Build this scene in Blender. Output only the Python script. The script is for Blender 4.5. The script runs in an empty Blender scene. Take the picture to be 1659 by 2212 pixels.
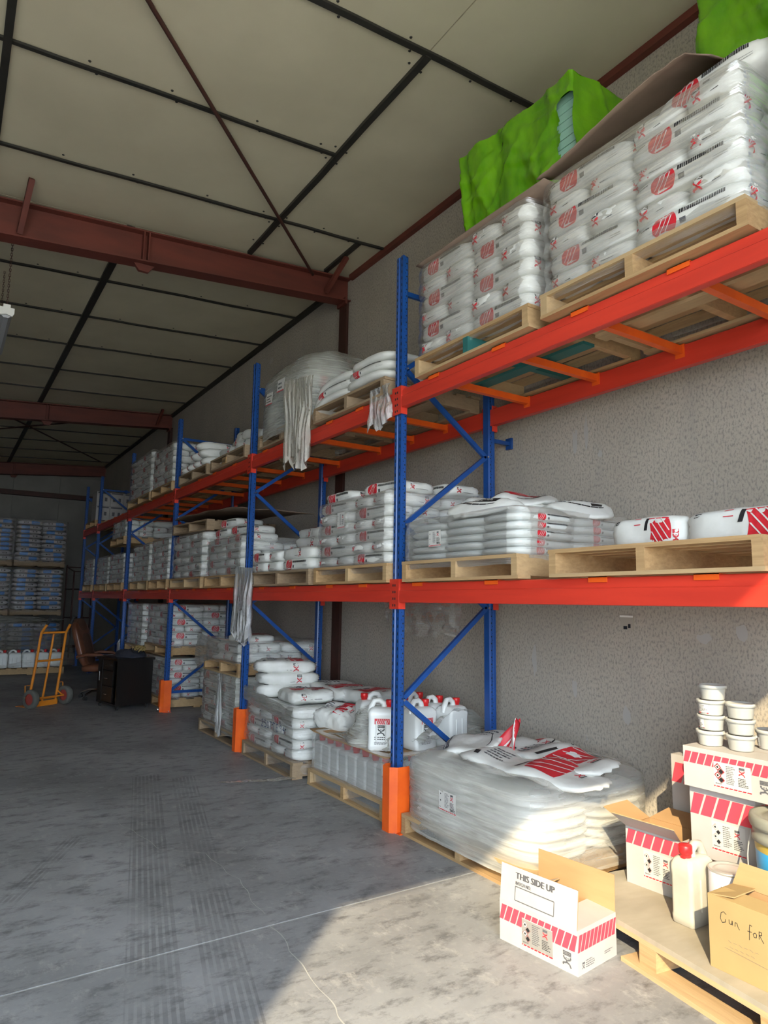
import bpy, math, random
import numpy as np
from mathutils import Vector, Matrix, Euler, noise

random.seed(7)
scene = bpy.context.scene
COL = scene.collection

# ------------------------------------------------------------------ camera
FOC, YAW, PITCH, ROLL, CAMZ = 1468.02, 0.5749, 0.1328, 0.0150, 1.4781
def camera_axes():
    cy, sy, cp, sp = math.cos(YAW), math.sin(YAW), math.cos(PITCH), math.sin(PITCH)
    f = Vector((sy*cp, cy*cp, sp)); r = Vector((cy, -sy, 0)); u = r.cross(f)
    cr, sr = math.cos(ROLL), math.sin(ROLL)
    return cr*r + sr*u, -sr*r + cr*u, f
_r, _u, _f = camera_axes()
cam_data = bpy.data.cameras.new('camera')
cam = bpy.data.objects.new('camera', cam_data); COL.objects.link(cam)
cam.matrix_world = Matrix(((_r.x, _u.x, -_f.x, 0), (_r.y, _u.y, -_f.y, 0), (_r.z, _u.z, -_f.z, CAMZ), (0, 0, 0, 1)))
cam_data.sensor_fit = 'VERTICAL'; cam_data.sensor_height = 36.0
cam_data.lens = FOC / 2212 * 36.0
cam_data.clip_start = 0.05; cam_data.clip_end = 200
scene.camera = cam

# ------------------------------------------------------------------ light
world = bpy.data.worlds.new('daylight'); scene.world = world; world.use_nodes = True
bg = world.node_tree.nodes['Background']
bg.inputs[0].default_value = (0.76, 0.88, 1.0, 1); bg.inputs[1].default_value = 4.9
SUN_DIR = Vector((0.726, 0.688, -0.643))
sun_data = bpy.data.lights.new('sun', 'SUN'); sun_data.energy = 3.5; sun_data.angle = math.radians(0.6)
sun_data.color = (1.0, 0.84, 0.56)
sun = bpy.data.objects.new('sun', sun_data); COL.objects.link(sun)
sun.rotation_euler = SUN_DIR.to_track_quat('-Z', 'Y').to_euler(); sun.location = (-6, -6, 9)

scene.view_settings.view_transform = 'Standard'; scene.view_settings.look = 'None'
scene.view_settings.exposure = 1.34; scene.view_settings.gamma = 1.0
scene.view_settings.use_curve_mapping = False
scene.cycles.use_denoising = True
scene.cycles.max_bounces = 10; scene.cycles.diffuse_bounces = 6
scene.cycles.transparent_max_bounces = 16
scene.cycles.sample_clamp_indirect = 8.0

# ------------------------------------------------------------------ helpers
class MB:
    """Collects polygons; build() links them as ONE mesh object."""
    def __init__(s): s.v = []; s.f = []; s.m = []; s.sm = []
    def add(s, verts, faces, m=0, smooth=False):
        o = len(s.v); s.v += [tuple(map(float, q)) for q in verts]
        for f in faces: s.f.append([i + o for i in f]); s.m.append(m); s.sm.append(smooth)
        return s
    def box(s, a, b, m=0):
        x0, y0, z0 = a; x1, y1, z1 = b
        return s.add([(x0,y0,z0),(x1,y0,z0),(x1,y1,z0),(x0,y1,z0),(x0,y0,z1),(x1,y0,z1),(x1,y1,z1),(x0,y1,z1)],
              [(0,3,2,1),(4,5,6,7),(0,1,5,4),(1,2,6,5),(2,3,7,6),(3,0,4,7)], m)
    def bar(s, p, q, w, h=None, m=0, up=(0,0,1)):
        """rectangular bar from p to q, w across, h along 'up'"""
        h = w if h is None else h
        p = Vector(p); q = Vector(q); d = (q-p).normalized(); u = Vector(up)
        if abs(d.dot(u)) > .98: u = Vector((1,0,0))
        r = d.cross(u).normalized(); u = r.cross(d)
        vs = []
        for c in (p, q):
            for a, b in ((-1,-1),(1,-1),(1,1),(-1,1)): vs.append(c + r*(a*w/2) + u*(b*h/2))
        return s.add(vs, [(3,2,1,0),(4,5,6,7),(0,1,5,4),(1,2,6,5),(2,3,7,6),(3,0,4,7)], m)
    def tube(s, pts, rad, n=8, m=0, smooth=True, caps=True):
        pts = [Vector(p) for p in pts]; rads = rad if isinstance(rad, (list, tuple)) else [rad]*len(pts)
        vs = []; prev = None
        for i, p in enumerate(pts):
            d = (pts[min(i+1, len(pts)-1)] - pts[max(i-1, 0)]).normalized()
            u = prev if prev is not None else (Vector((0,0,1)) if abs(d.z) < .9 else Vector((1,0,0)))
            r = d.cross(u).normalized(); u = r.cross(d).normalized(); prev = u
            for k in range(n):
                a = 2*math.pi*k/n; vs.append(p + (r*math.cos(a) + u*math.sin(a))*rads[i])
        fs = []
        for i in range(len(pts)-1):
            for k in range(n): fs.append((i*n+k, i*n+(k+1)%n, (i+1)*n+(k+1)%n, (i+1)*n+k))
        s.add(vs, fs, m, smooth)
        if caps:
            L = (len(pts)-1)*n
            s.add(vs[:n], [tuple(range(n))[::-1]], m); s.add(vs[L:L+n], [tuple(range(n))], m)
        return s
    def lathe(s, prof, n=24, m=0, c=(0,0,0), smooth=True, sx=1, sy=1):
        vs = []
        for r, z in prof:
            for k in range(n):
                a = 2*math.pi*k/n; vs.append((c[0]+r*sx*math.cos(a), c[1]+r*sy*math.sin(a), c[2]+z))
        fs = []
        for i in range(len(prof)-1):
            for k in range(n): fs.append((i*n+k, i*n+(k+1)%n, (i+1)*n+(k+1)%n, (i+1)*n+k))
        return s.add(vs, fs, m, smooth)
    def prism(s, poly, a, b, axis, m=0):
        """polygon (2D) extruded from a to b along axis 0/1/2"""
        n = len(poly); vs = []
        for t in (a, b):
            for u, v in poly:
                vs.append({0:(t,u,v), 1:(u,t,v), 2:(u,v,t)}[axis])
        fs = [tuple(range(n))[::-1], tuple(range(n, 2*n))] + [(i, (i+1)%n, n+(i+1)%n, n+i) for i in range(n)]
        return s.add(vs, fs, m)
    def grid(s, fn, nu, nv, m=0, smooth=True, skip=None):
        vs = [fn(i/nu, j/nv) for j in range(nv+1) for i in range(nu+1)]
        fs = []
        for j in range(nv):
            for i in range(nu):
                if skip and skip((i+.5)/nu, (j+.5)/nv): continue
                a = j*(nu+1)+i; fs.append((a, a+1, a+nu+2, a+nu+1))
        return s.add(vs, fs, m, smooth)
    def mesh(s, name, mats):
        me = bpy.data.meshes.new(name); me.from_pydata(s.v, [], s.f)
        for mt in mats: me.materials.append(mt)
        me.polygons.foreach_set('material_index', s.m); me.polygons.foreach_set('use_smooth', s.sm)
        me.update(); return me
    def build(s, name, mats, parent=None, loc=None, rot=None):
        if not isinstance(mats, (list, tuple)): mats = [mats]
        return obj(name, s.mesh(name, mats), parent, loc, rot)

def obj(name, data, parent=None, loc=None, rot=None):
    o = bpy.data.objects.new(name, data); COL.objects.link(o)
    if parent is not None: o.parent = parent
    if loc is not None: o.location = loc
    if rot is not None: o.rotation_euler = rot
    return o

LABELS = {}
def tag(o, label, cat, group=None, kind=None):
    n = len(label.split())
    if not 4 <= n <= 16: print('LABEL LENGTH', n, label)
    if label in LABELS and not group: print('LABEL TWICE', label)
    LABELS[label] = 1
    o['label'] = label; o['category'] = cat
    if group: o['group'] = group
    if kind: o['kind'] = kind
    return o
def thing(name, label, cat, loc=(0,0,0), rz=0, group=None):
    o = obj(name, None, None, loc, (0,0,rz)); o.empty_display_size = .1
    return tag(o, label, cat, group)
def struct(o):
    o['kind'] = 'structure'; return o
def solidify(o, t, offset=0):
    md = o.modifiers.new('thickness', 'SOLIDIFY'); md.thickness = t; md.offset = offset; return o

def nz(x, y, z=0): return noise.noise(Vector((x, y, z)))

# ------------------------------------------------------------------ materials
def base_mat(name):
    m = bpy.data.materials.new(name); m.use_nodes = True
    nt = m.node_tree; return m, nt, nt.nodes['Principled BSDF']
def N(nt, kind, **kw):
    n = nt.nodes.new(kind)
    for k, v in kw.items():
        if k in n.inputs.keys(): n.inputs[k].default_value = v
        else: setattr(n, k, v)
    return n
def rgb(c): return (c[0], c[1], c[2], 1)
def coords(nt, scale=(1,1,1), kind='Object', rot=(0,0,0)):
    tc = N(nt, 'ShaderNodeTexCoord'); mp = N(nt, 'ShaderNodeMapping')
    mp.inputs['Scale'].default_value = scale; mp.inputs['Rotation'].default_value = rot
    nt.links.new(tc.outputs[kind], mp.inputs[0]); return mp.outputs[0]
def noise_fac(nt, vec, scale, detail=4, rough=.55, lo=.35, hi=.65):
    n = N(nt, 'ShaderNodeTexNoise'); n.inputs['Scale'].default_value = scale
    n.inputs['Detail'].default_value = detail; n.inputs['Roughness'].default_value = rough
    nt.links.new(vec, n.inputs['Vector'])
    r = N(nt, 'ShaderNodeMapRange'); r.inputs[1].default_value = lo; r.inputs[2].default_value = hi
    nt.links.new(n.outputs[0], r.inputs[0]); return r.outputs[0]
def mixc(nt, fac, a, b):
    m = N(nt, 'ShaderNodeMix', data_type='RGBA')
    for i, q in ((6, a), (7, b)):
        if isinstance(q, (tuple, list)): m.inputs[i].default_value = rgb(q)
        else: nt.links.new(q, m.inputs[i])
    if isinstance(fac, (int, float)): m.inputs[0].default_value = fac
    else: nt.links.new(fac, m.inputs[0])
    return m.outputs[2]
def bump(nt, bsdf, h, strength, dist=.01):
    b = N(nt, 'ShaderNodeBump'); b.inputs['Strength'].default_value = strength; b.inputs['Distance'].default_value = dist
    nt.links.new(h, b.inputs['Height']); nt.links.new(b.outputs[0], bsdf.inputs['Normal'])
def mat(name, c1, c2=None, rough=.6, metal=0., scale=6, stretch=(1,1,1), bmp=0, bscale=40, bdist=.004, spec=.5, kind='Object', lo=.35, hi=.65, rot=(0,0,0)):
    """a colour with a second tone mixed in by noise and a fine relief"""
    m, nt, b = base_mat(name)
    b.inputs['Roughness'].default_value = rough; b.inputs['Metallic'].default_value = metal
    b.inputs['Specular IOR Level'].default_value = spec
    vec = coords(nt, stretch, kind, rot)
    if c2 is None: c2 = tuple(x*.85 for x in c1)
    nt.links.new(mixc(nt, noise_fac(nt, vec, scale, lo=lo, hi=hi), c1, c2), b.inputs['Base Color'])
    if bmp:
        n = N(nt, 'ShaderNodeTexNoise'); n.inputs['Scale'].default_value = bscale; n.inputs['Detail'].default_value = 3
        nt.links.new(vec, n.inputs['Vector']); bump(nt, b, n.outputs[0], bmp, bdist)
    return m
def flat(name, c, rough=.6, metal=0., spec=.5):
    m, nt, b = base_mat(name)
    b.inputs['Base Color'].default_value = rgb(c); b.inputs['Roughness'].default_value = rough
    b.inputs['Metallic'].default_value = metal; b.inputs['Specular IOR Level'].default_value = spec
    return m
def film_mat(name, cover=.14, streak=.42, tint=(.86,.86,.84), sc=(1.2,1.2,26), rot=(.12,0,0), rough=.16, gloss=.45, bs=.45):
    """stretch film: mostly clear, with milky pulled streaks and a gloss"""
    m = bpy.data.materials.new(name); m.use_nodes = True; nt = m.node_tree; nt.nodes.clear()
    out = N(nt, 'ShaderNodeOutputMaterial'); tr = N(nt, 'ShaderNodeBsdfTransparent')
    di = N(nt, 'ShaderNodeBsdfDiffuse'); di.inputs[0].default_value = rgb(tint)
    gl = N(nt, 'ShaderNodeBsdfGlossy'); gl.inputs['Roughness'].default_value = rough; gl.inputs[0].default_value = (.95,.95,.95,1)
    vec = coords(nt, sc, 'Object', rot)
    f1 = noise_fac(nt, vec, 3.0, 5, .65, .48, .72)
    f2 = noise_fac(nt, coords(nt, (1,1,1)), 2.2, 3, .5, .4, .7)
    mul = N(nt, 'ShaderNodeMath', operation='MULTIPLY'); nt.links.new(f1, mul.inputs[0]); mul.inputs[1].default_value = streak
    ad = N(nt, 'ShaderNodeMath', operation='ADD'); nt.links.new(mul.outputs[0], ad.inputs[0]); ad.inputs[1].default_value = cover
    ml2 = N(nt, 'ShaderNodeMath', operation='MULTIPLY_ADD'); nt.links.new(f2, ml2.inputs[0]); ml2.inputs[1].default_value = .12
    nt.links.new(ad.outputs[0], ml2.inputs[2])
    lw = N(nt, 'ShaderNodeLayerWeight'); lw.inputs[0].default_value = .35
    gm = N(nt, 'ShaderNodeMath', operation='MULTIPLY'); nt.links.new(lw.outputs[0], gm.inputs[0]); gm.inputs[1].default_value = gloss
    m1 = N(nt, 'ShaderNodeMixShader'); nt.links.new(ml2.outputs[0], m1.inputs[0]); nt.links.new(tr.outputs[0], m1.inputs[1]); nt.links.new(di.outputs[0], m1.inputs[2])
    m2 = N(nt, 'ShaderNodeMixShader'); nt.links.new(gm.outputs[0], m2.inputs[0]); nt.links.new(m1.outputs[0], m2.inputs[1]); nt.links.new(gl.outputs[0], m2.inputs[2])
    bn = N(nt, 'ShaderNodeBump'); bn.inputs['Strength'].default_value = bs; bn.inputs['Distance'].default_value = .012
    nt.links.new(f1, bn.inputs['Height'])
    for x in (di, gl): nt.links.new(bn.outputs[0], x.inputs['Normal'])
    nt.links.new(m2.outputs[0], out.inputs[0]); return m
def wood_mat(name, c1, c2, c3):
    m, nt, b = base_mat(name); b.inputs['Roughness'].default_value = .75
    info = N(nt, 'ShaderNodeObjectInfo')
    vec = coords(nt, (1,1,1)); sep = N(nt, 'ShaderNodeVectorMath', operation='ADD'); nt.links.new(vec, sep.inputs[0])
    cmb = N(nt, 'ShaderNodeCombineXYZ'); mu = N(nt, 'ShaderNodeMath', operation='MULTIPLY'); mu.inputs[1].default_value = 37
    nt.links.new(info.outputs['Random'], mu.inputs[0])
    for i in range(3): nt.links.new(mu.outputs[0], cmb.inputs[i])
    nt.links.new(cmb.outputs[0], sep.inputs[1])
    mp = N(nt, 'ShaderNodeMapping'); mp.inputs['Scale'].default_value = (14, 1.6, 30); nt.links.new(sep.outputs[0], mp.inputs[0])
    g = noise_fac(nt, mp.outputs[0], 2.2, 6, .6, .35, .68)
    a = mixc(nt, g, c1, c2)
    r = N(nt, 'ShaderNodeMapRange'); r.inputs[1].default_value = .25; r.inputs[2].default_value = 1; nt.links.new(info.outputs['Random'], r.inputs[0])
    rm = N(nt, 'ShaderNodeMath', operation='MULTIPLY'); nt.links.new(r.outputs[0], rm.inputs[0]); rm.inputs[1].default_value = .6
    nt.links.new(mixc(nt, rm.outputs[0], a, c3), b.inputs['Base Color'])
    bump(nt, b, g, .25, .004); return m

M = {}
M['blue'] = mat('blue rack paint', (.012,.075,.30), (.010,.06,.24), rough=.34, scale=9, bmp=.05)
M['orange_beam'] = mat('red orange beam paint', (.66,.048,.026), (.55,.038,.022), rough=.38, scale=5, stretch=(1,.3,3), bmp=.04)
M['orange'] = mat('orange rack paint', (.86,.13,.012), (.76,.10,.012), rough=.42, scale=7, bmp=.04)
M['hole'] = flat('slot shadowed steel', (.012,.014,.02), .8)
M['steel'] = mat('oxide red steel', (.16,.036,.024), (.11,.028,.02), rough=.6, scale=3, stretch=(.5,1,2), bmp=.05)
M['dark_steel'] = mat('dark brown steel', (.07,.022,.016), (.05,.02,.015), rough=.6, scale=5)
M['black_strip'] = mat('black ceiling strip', (.018,.018,.016), (.03,.028,.024), rough=.5)
M['zinc'] = flat('zinc bolt', (.6,.6,.62), .3, .9)
M['sack'] = mat('white woven sack', (.74,.74,.71), (.64,.64,.60), rough=.55, scale=5, bmp=.30, bscale=16, bdist=.012)
M['sack_grey'] = mat('greyish sack film', (.68,.70,.68), (.58,.60,.58), rough=.42, scale=5, bmp=.35, bscale=14, bdist=.012)
M['red'] = mat('red print', (.62,.02,.035), (.54,.018,.03), rough=.5, scale=8)
M['black'] = flat('black print', (.016,.016,.018), .5)
M['grey_print'] = flat('grey print', (.10,.10,.11), .6)
M['white'] = flat('white print', (.66,.65,.62), .55)
M['label_white'] = flat('label paper', (.50,.48,.45), .6)
M['film'] = film_mat('stretch film', .045, .24, (.90,.90,.87), (1.0,1.0,20), (.22,0,0))
M['film_thick'] = film_mat('dusty stretch film', .34, .5, (.60,.60,.55))
M['film_clear'] = film_mat('clear crumpled film', .22, .55, (.80,.80,.80), (9,9,2.2), (0,0,0), .1, .9)
M['film_mid'] = film_mat('milky stretch film', .14, .20, (.90,.91,.87), (.7,.7,14), (.10,.06,0), bs=.25)
M['film_sun'] = film_mat('cloudy stretch film', .30, .30, (.78,.76,.70), (.5,.5,9), (.10,.06,0), bs=.25)
M['film_hang'] = film_mat('bright hanging film', .34, .5, (.80,.80,.80), (9,9,2.2), (0,0,0), .18, .55)
M['film_white'] = film_mat('whitish hanging film', .52, .4, (.74,.71,.64), (9,9,1.5), (0,0,0), .2, .5)
M['wood'] = wood_mat('pallet wood', (.47,.30,.14), (.35,.21,.095), (.50,.37,.21))
M['wood_dark'] = wood_mat('weathered pallet wood', (.36,.25,.15), (.24,.165,.10), (.30,.22,.14))
M['ply'] = mat('dusty plywood', (.36,.31,.235), (.30,.26,.195), rough=.8, scale=4, stretch=(1,3,1))
M['teal'] = flat('teal paint', (.02,.13,.12), .6)
M['card'] = mat('brown corrugated board', (.42,.25,.115), (.37,.22,.10), rough=.85, scale=3, stretch=(1,1,6))
M['card_grey'] = mat('grey brown board', (.27,.19,.14), (.22,.155,.115), rough=.85, scale=5)
M['card_tan'] = mat('tan corrugated board', (.36,.25,.105), (.33,.225,.095), rough=.8, scale=4)
M['carton'] = mat('white faced carton', (.43,.405,.385), (.40,.375,.355), rough=.6, scale=7)
M['pink'] = mat('coral red print', (.76,.055,.085), (.70,.05,.08), rough=.55, scale=8)
M['jug'] = mat('white plastic', (.74,.75,.73), (.69,.70,.68), rough=.32, scale=4)
M['jug_dusty'] = mat('dusty cream plastic', (.47,.445,.375), (.39,.365,.30), rough=.5, scale=7)
M['tub'] = mat('pale tub plastic', (.48,.48,.45), (.44,.44,.41), rough=.4, scale=14)
M['cap'] = flat('red cap plastic', (.62,.018,.02), .35)
M['green'] = mat('green plastic sheet', (.16,.41,.008), (.10,.32,.006), rough=.2, scale=3, bmp=.35, bscale=9, bdist=.02, stretch=(1,2.5,1.2), rot=(.5,.3,.2))
M['foam'] = flat('pale green foam board', (.40,.68,.58), .7)
M['leather'] = mat('brown leather', (.15,.055,.028), (.10,.036,.02), rough=.4, scale=6, bmp=.1, bscale=60)
M['mesh_brown'] = mat('dark brown mesh cloth', (.085,.036,.018), (.06,.026,.014), rough=.8, scale=20)
M['chrome'] = flat('chrome', (.75,.76,.78), .12, 1)
M['black_wood'] = mat('black laminate', (.010,.009,.009), (.016,.013,.012), rough=.28, scale=4, stretch=(20,20,1))
M['rubber'] = flat('black rubber', (.02,.02,.02), .8)
M['tyre'] = mat('grey dusty tyre', (.13,.13,.115), (.09,.09,.08), rough=.85)
M['truck_orange'] = mat('orange hand truck paint', (.72,.25,.02), (.62,.20,.02), rough=.4)
M['wheel_red'] = flat('red wheel hub', (.32,.05,.04), .5)
M['cloth'] = mat('dark blue cloth', (.012,.016,.03), (.03,.03,.04), rough=.9, scale=10)
M['rope'] = mat('straw coloured cord', (.45,.33,.12), (.30,.21,.08), rough=.9, scale=30)
M['tin'] = flat('tin plate', (.62,.60,.56), .35, .6)
M['lid_grey'] = mat('grey green lid plastic', (.25,.245,.20), (.20,.195,.16), rough=.5)
M['bucket_blue'] = mat('blue printed bucket', (.03,.30,.62), (.04,.36,.70), rough=.35)
M['bucket_pale'] = flat('pale blue bucket', (.62,.76,.80), .35)
M['gold'] = flat('gold band', (.46,.33,.06), .4)
M['paint_label'] = flat('pale lilac label', (.74,.72,.80), .5)
M['lamp_white'] = flat('lamp housing white', (.8,.79,.74), .5)
M['lamp_grey'] = flat('lamp diffuser grey', (.42,.43,.45), .3)
# ------------------------------------------------------------------ the building
XW, YB, YF, XL = 3.75, 20.8, -1.2, -8.0           # right wall, back wall, door wall, left wall
def ceil_z(x): return 5.27 - .063*(XW - x)

def concrete_floor():
    m, nt, b = base_mat('worn concrete floor'); b.inputs['Roughness'].default_value = .55
    v = coords(nt)
    big = noise_fac(nt, v, .9, 6, .62, .38, .64)
    a = mixc(nt, big, (.33,.33,.335), (.225,.225,.23))
    dark = noise_fac(nt, coords(nt, (1.3,.8,1), rot=(0,0,.4)), .75, 3, .55, .46, .66)
    dm = N(nt, 'ShaderNodeMath', operation='MULTIPLY'); nt.links.new(dark, dm.inputs[0]); dm.inputs[1].default_value = .55
    a = mixc(nt, dm.outputs[0], a, (.115,.113,.116))
    scuff = noise_fac(nt, coords(nt, (1.0,2.0,1), rot=(0,0,.45)), 5.5, 9, .74, .50, .66)
    a = mixc(nt, scuff, a, (.115,.114,.117))
    pale = noise_fac(nt, coords(nt, (2.2,1.3,1), rot=(0,0,.5)), 4.2, 9, .76, .55, .70)
    a = mixc(nt, pale, a, (.37,.36,.35))
    fine = noise_fac(nt, v, 26, 5, .7, .5, .75)
    fm = N(nt, 'ShaderNodeMath', operation='MULTIPLY'); nt.links.new(fine, fm.inputs[0]); fm.inputs[1].default_value = .35
    a = mixc(nt, fm.outputs[0], a, (.38,.37,.35))
    # tyre marks: two bands of fine tread lines running into the hall
    sep = N(nt, 'ShaderNodeSeparateXYZ'); nt.links.new(v, sep.inputs[0])
    def math2(op, p, q):
        n = N(nt, 'ShaderNodeMath', operation=op)
        for i, s_ in enumerate((p, q)):
            if isinstance(s_, (int, float)): n.inputs[i].default_value = s_
            else: nt.links.new(s_, n.inputs[i])
        return n.outputs[0]
    for k, (x0, y0, x1, y1, w, st) in enumerate(((.75,2.55,1.55,5.9,.11,.5), (1.02,2.5,1.80,5.7,.10,.46), (.28,3.7,.75,4.6,.06,.5))):
        sl = (x1-x0)/(y1-y0)
        cx = math2('ADD', math2('MULTIPLY', math2('SUBTRACT', sep.outputs[1], y0), sl), x0)
        d = math2('SUBTRACT', sep.outputs[0], cx)
        inside = math2('LESS_THAN', math2('ABSOLUTE', d, 0), w)
        yin = math2('MULTIPLY', math2('GREATER_THAN', sep.outputs[1], y0-.6), math2('LESS_THAN', sep.outputs[1], y1+.2))
        ribs = math2('GREATER_THAN', math2('SINE', math2('MULTIPLY', d, 210), 0), -.35)
        patch = noise_fac(nt, v, 2.1 + k, 4, .6, .36, .6)
        f = math2('MULTIPLY', math2('MULTIPLY', inside, yin), math2('MULTIPLY', ribs, patch))
        a = mixc(nt, math2('MULTIPLY', f, st), a, (.085,.085,.088))
    nt.links.new(a, b.inputs['Base Color'])
    bump(nt, b, fine, .12, .004)
    return m
def plaster():
    m, nt, b = base_mat('rough sprayed plaster'); b.inputs['Roughness'].default_value = .9
    v = coords(nt)
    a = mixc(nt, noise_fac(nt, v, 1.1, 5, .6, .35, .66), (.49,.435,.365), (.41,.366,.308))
    pit = noise_fac(nt, coords(nt, (1,1,.6)), 80, 3, .6, .48, .66)
    a = mixc(nt, pit, a, (.27,.248,.22))
    patch = noise_fac(nt, coords(nt, (1,1.3,.9)), 2.3, 6, .62, .69, .76)
    a = mixc(nt, patch, a, (.50,.49,.48))
    streak = noise_fac(nt, coords(nt, (3,3,.5)), 1.6, 4, .6, .55, .75)
    sm = N(nt, 'ShaderNodeMath', operation='MULTIPLY'); nt.links.new(streak, sm.inputs[0]); sm.inputs[1].default_value = .35
    a = mixc(nt, sm.outputs[0], a, (.30,.285,.27))
    nt.links.new(a, b.inputs['Base Color']); bump(nt, b, pit, -.6, .008); return m
M['floor'] = concrete_floor(); M['wall'] = plaster()
M['apron'] = mat('pale outdoor concrete', (.56,.51,.42), (.50,.455,.375), rough=.9, scale=1.2)
M['panel'] = mat('beige ceiling board', (.60,.545,.40), (.53,.48,.35), rough=.75, scale=1.3, bmp=.12, bscale=90, bdist=.003)
M['back_panel'] = mat('grey wall sheet', (.24,.23,.205), (.20,.19,.17), rough=.6, scale=1.5)
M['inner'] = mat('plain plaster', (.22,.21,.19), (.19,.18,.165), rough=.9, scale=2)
M['filler'] = flat('pale wall filler', (.43,.41,.385), .9)
M['crack'] = flat('pale crack filler', (.42,.41,.38), .8)
M['socket'] = flat('dusty socket box', (.40,.36,.30), .6)

fl = struct(obj('floor', None)); fl['label'] = 'worn grey concrete floor with tyre marks'
MB().box((XL,YF,-.12),(XW,3.072,0)).build('slab', M['floor'], fl)
MB().box((XL,3.084,-.12),(XW,YB,0)).build('slab', M['floor'], fl)
MB().box((XL,3.072,-.10),(XW,3.084,-.003)).build('joint_filler', M['crack'], fl)
def crack(pts, w):
    mb = MB(); P = []
    for (x0,y0),(x1,y1) in zip(pts, pts[1:]):
        for k in range(10):
            t = k/10; x = x0+(x1-x0)*t; y = y0+(y1-y0)*t
            P.append((x + .035*nz(x*6, y*6, 1), y + .035*nz(x*6, y*6, 7)))
    vs = []; fs = []
    for i, (x, y) in enumerate(P):
        q = P[min(i+1, len(P)-1)]; p = P[max(i-1, 0)]
        d = Vector((q[0]-p[0], q[1]-p[1], 0)).normalized(); nrm = Vector((-d.y, d.x, 0)); ww = w*(.5+abs(nz(x*9, y*9, 3))*1.4)
        vs += [Vector((x,y,.0008))+nrm*ww, Vector((x,y,.0008))-nrm*ww]
        if i: fs.append((2*i-2, 2*i-1, 2*i+1, 2*i))
    mb.add(vs, fs); return mb.build('crack', M['crack'], fl)
crack([(1.13,4.95),(1.187,4.62),(1.234,4.31),(1.433,4.10),(1.483,3.64),(1.417,3.15)], .0017)
crack([(1.40,3.07),(1.374,2.74),(1.368,2.48),(1.326,2.26),(1.30,2.0)], .0026)
crack([(1.433,4.10),(1.62,4.05),(1.72,4.12)], .0013)
crack([(.98,3.33),(1.25,3.30),(1.5,3.25)], .0011)
crack([(2.0,3.66),(2.1,3.72),(2.3,3.75)], .0011)
ap = struct(MB().box((-30,-40,-.15),(30,YF,-.01)).build('ground_outside', M['apron'])); ap['label'] = 'pale concrete yard outside the door opening'

struct(MB().box((XW,YF,-.12),(XW+.2,YB+.2,5.6)).build('wall_right', M['wall']))
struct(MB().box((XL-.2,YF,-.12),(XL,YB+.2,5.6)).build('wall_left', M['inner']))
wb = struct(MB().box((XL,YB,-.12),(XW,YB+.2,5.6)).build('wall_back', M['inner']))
x = -7.6; k = 0
for x0 in np.arange(-7.75, 3.6, 1.15):
    for z0, z1 in ((.1,2.1),(2.12,4.22),(4.36,4.86)):
        MB().box((x0+.008,YB-.03,z0),(min(x0+1.142, XW-.01),YB,z1)).build('wall_sheet', M['back_panel'], wb)
DL, DR, DH = -2.74, 1.5, 4.0
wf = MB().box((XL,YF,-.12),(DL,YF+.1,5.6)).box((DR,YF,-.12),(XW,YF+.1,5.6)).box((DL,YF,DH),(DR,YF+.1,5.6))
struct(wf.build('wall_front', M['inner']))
gt = struct(MB().box((XL,YB-.16,4.23),(XW,YB-.03,4.36)).build('trim_1', M['dark_steel'])); gt['label'] = 'dark steel girt across the back wall'

# ceiling: roof deck above, boards hung below it, black strips over the joints
deck = MB().add([(XL,YF,ceil_z(XL)+.03),(XW,YF,ceil_z(XW)+.03),(XW,YB,ceil_z(XW)+.03),(XL,YB,ceil_z(XL)+.03),
                 (XL,YF,ceil_z(XL)+.15),(XW,YF,ceil_z(XW)+.15),(XW,YB,ceil_z(XW)+.15),(XL,YB,ceil_z(XL)+.15)],
                [(0,1,2,3),(7,6,5,4),(0,4,5,1),(1,5,6,2),(2,6,7,3),(3,7,4,0)])
ceiling = struct(deck.build('ceiling', M['dark_steel'])); ceiling['label'] = 'sloping ceiling of beige boards with black joint strips'
def board(x0, x1, y0, y1):
    g = .004; x0 += g; x1 -= g; y0 += g; y1 -= g; t = .026
    vs = [(x, y, ceil_z(x)+dz) for dz in (0, t) for x, y in ((x0,y0),(x1,y0),(x1,y1),(x0,y1))]
    MB().add(vs, [(0,1,2,3),(7,6,5,4),(0,4,5,1),(1,5,6,2),(2,6,7,3),(3,7,4,0)]).build('ceiling_board', M['panel'], ceiling)
strips = []
def strip(x0, y0, x1, y1, w, h=.018, sag=0):
    n = 8; mb = MB(); P = []
    for i in range(n+1):
        t = i/n; X = x0+(x1-x0)*t; Y = y0+(y1-y0)*t
        P.append(Vector((X + sag*nz(X*1.3, Y*1.3, 5)*(x0 == x1), Y + sag*nz(X*1.3, Y*1.3, 2)*(y0 == y1), ceil_z(X) - .001 - abs(sag)*.6*(1+nz(X*2, Y*2, 9)))))
    vs = []; fs = []
    for i, p in enumerate(P):
        a = Vector((0, w/2, 0)) if y0 == y1 else Vector((w/2, 0, 0))
        vs += [p-a, p+a, p+a-Vector((0,0,h)), p-a-Vector((0,0,h))]
        if i:
            o = 4*i
            for q in range(4): fs.append((o-4+q, o-4+(q+1)%4, o+(q+1)%4, o+q))
    fs += [(3,2,1,0), (4*n, 4*n+1, 4*n+2, 4*n+3)]
    mb.add(vs, fs); return mb.build('joint_strip', M['black_strip'], ceiling)
def screw(x, y):
    z = ceil_z(x); MB().lathe([(.0,-.006),(.008,-.005),(.011,.0)], 8, c=(x,y,z)).build('screw', M['black_strip'], ceiling)
JA = [YF, -.24, .96, 2.16, 3.36, 4.63, 5.80, 6.62]
CA = [XL, -4.8, -2.35, .07, 2.48, XW]
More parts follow.
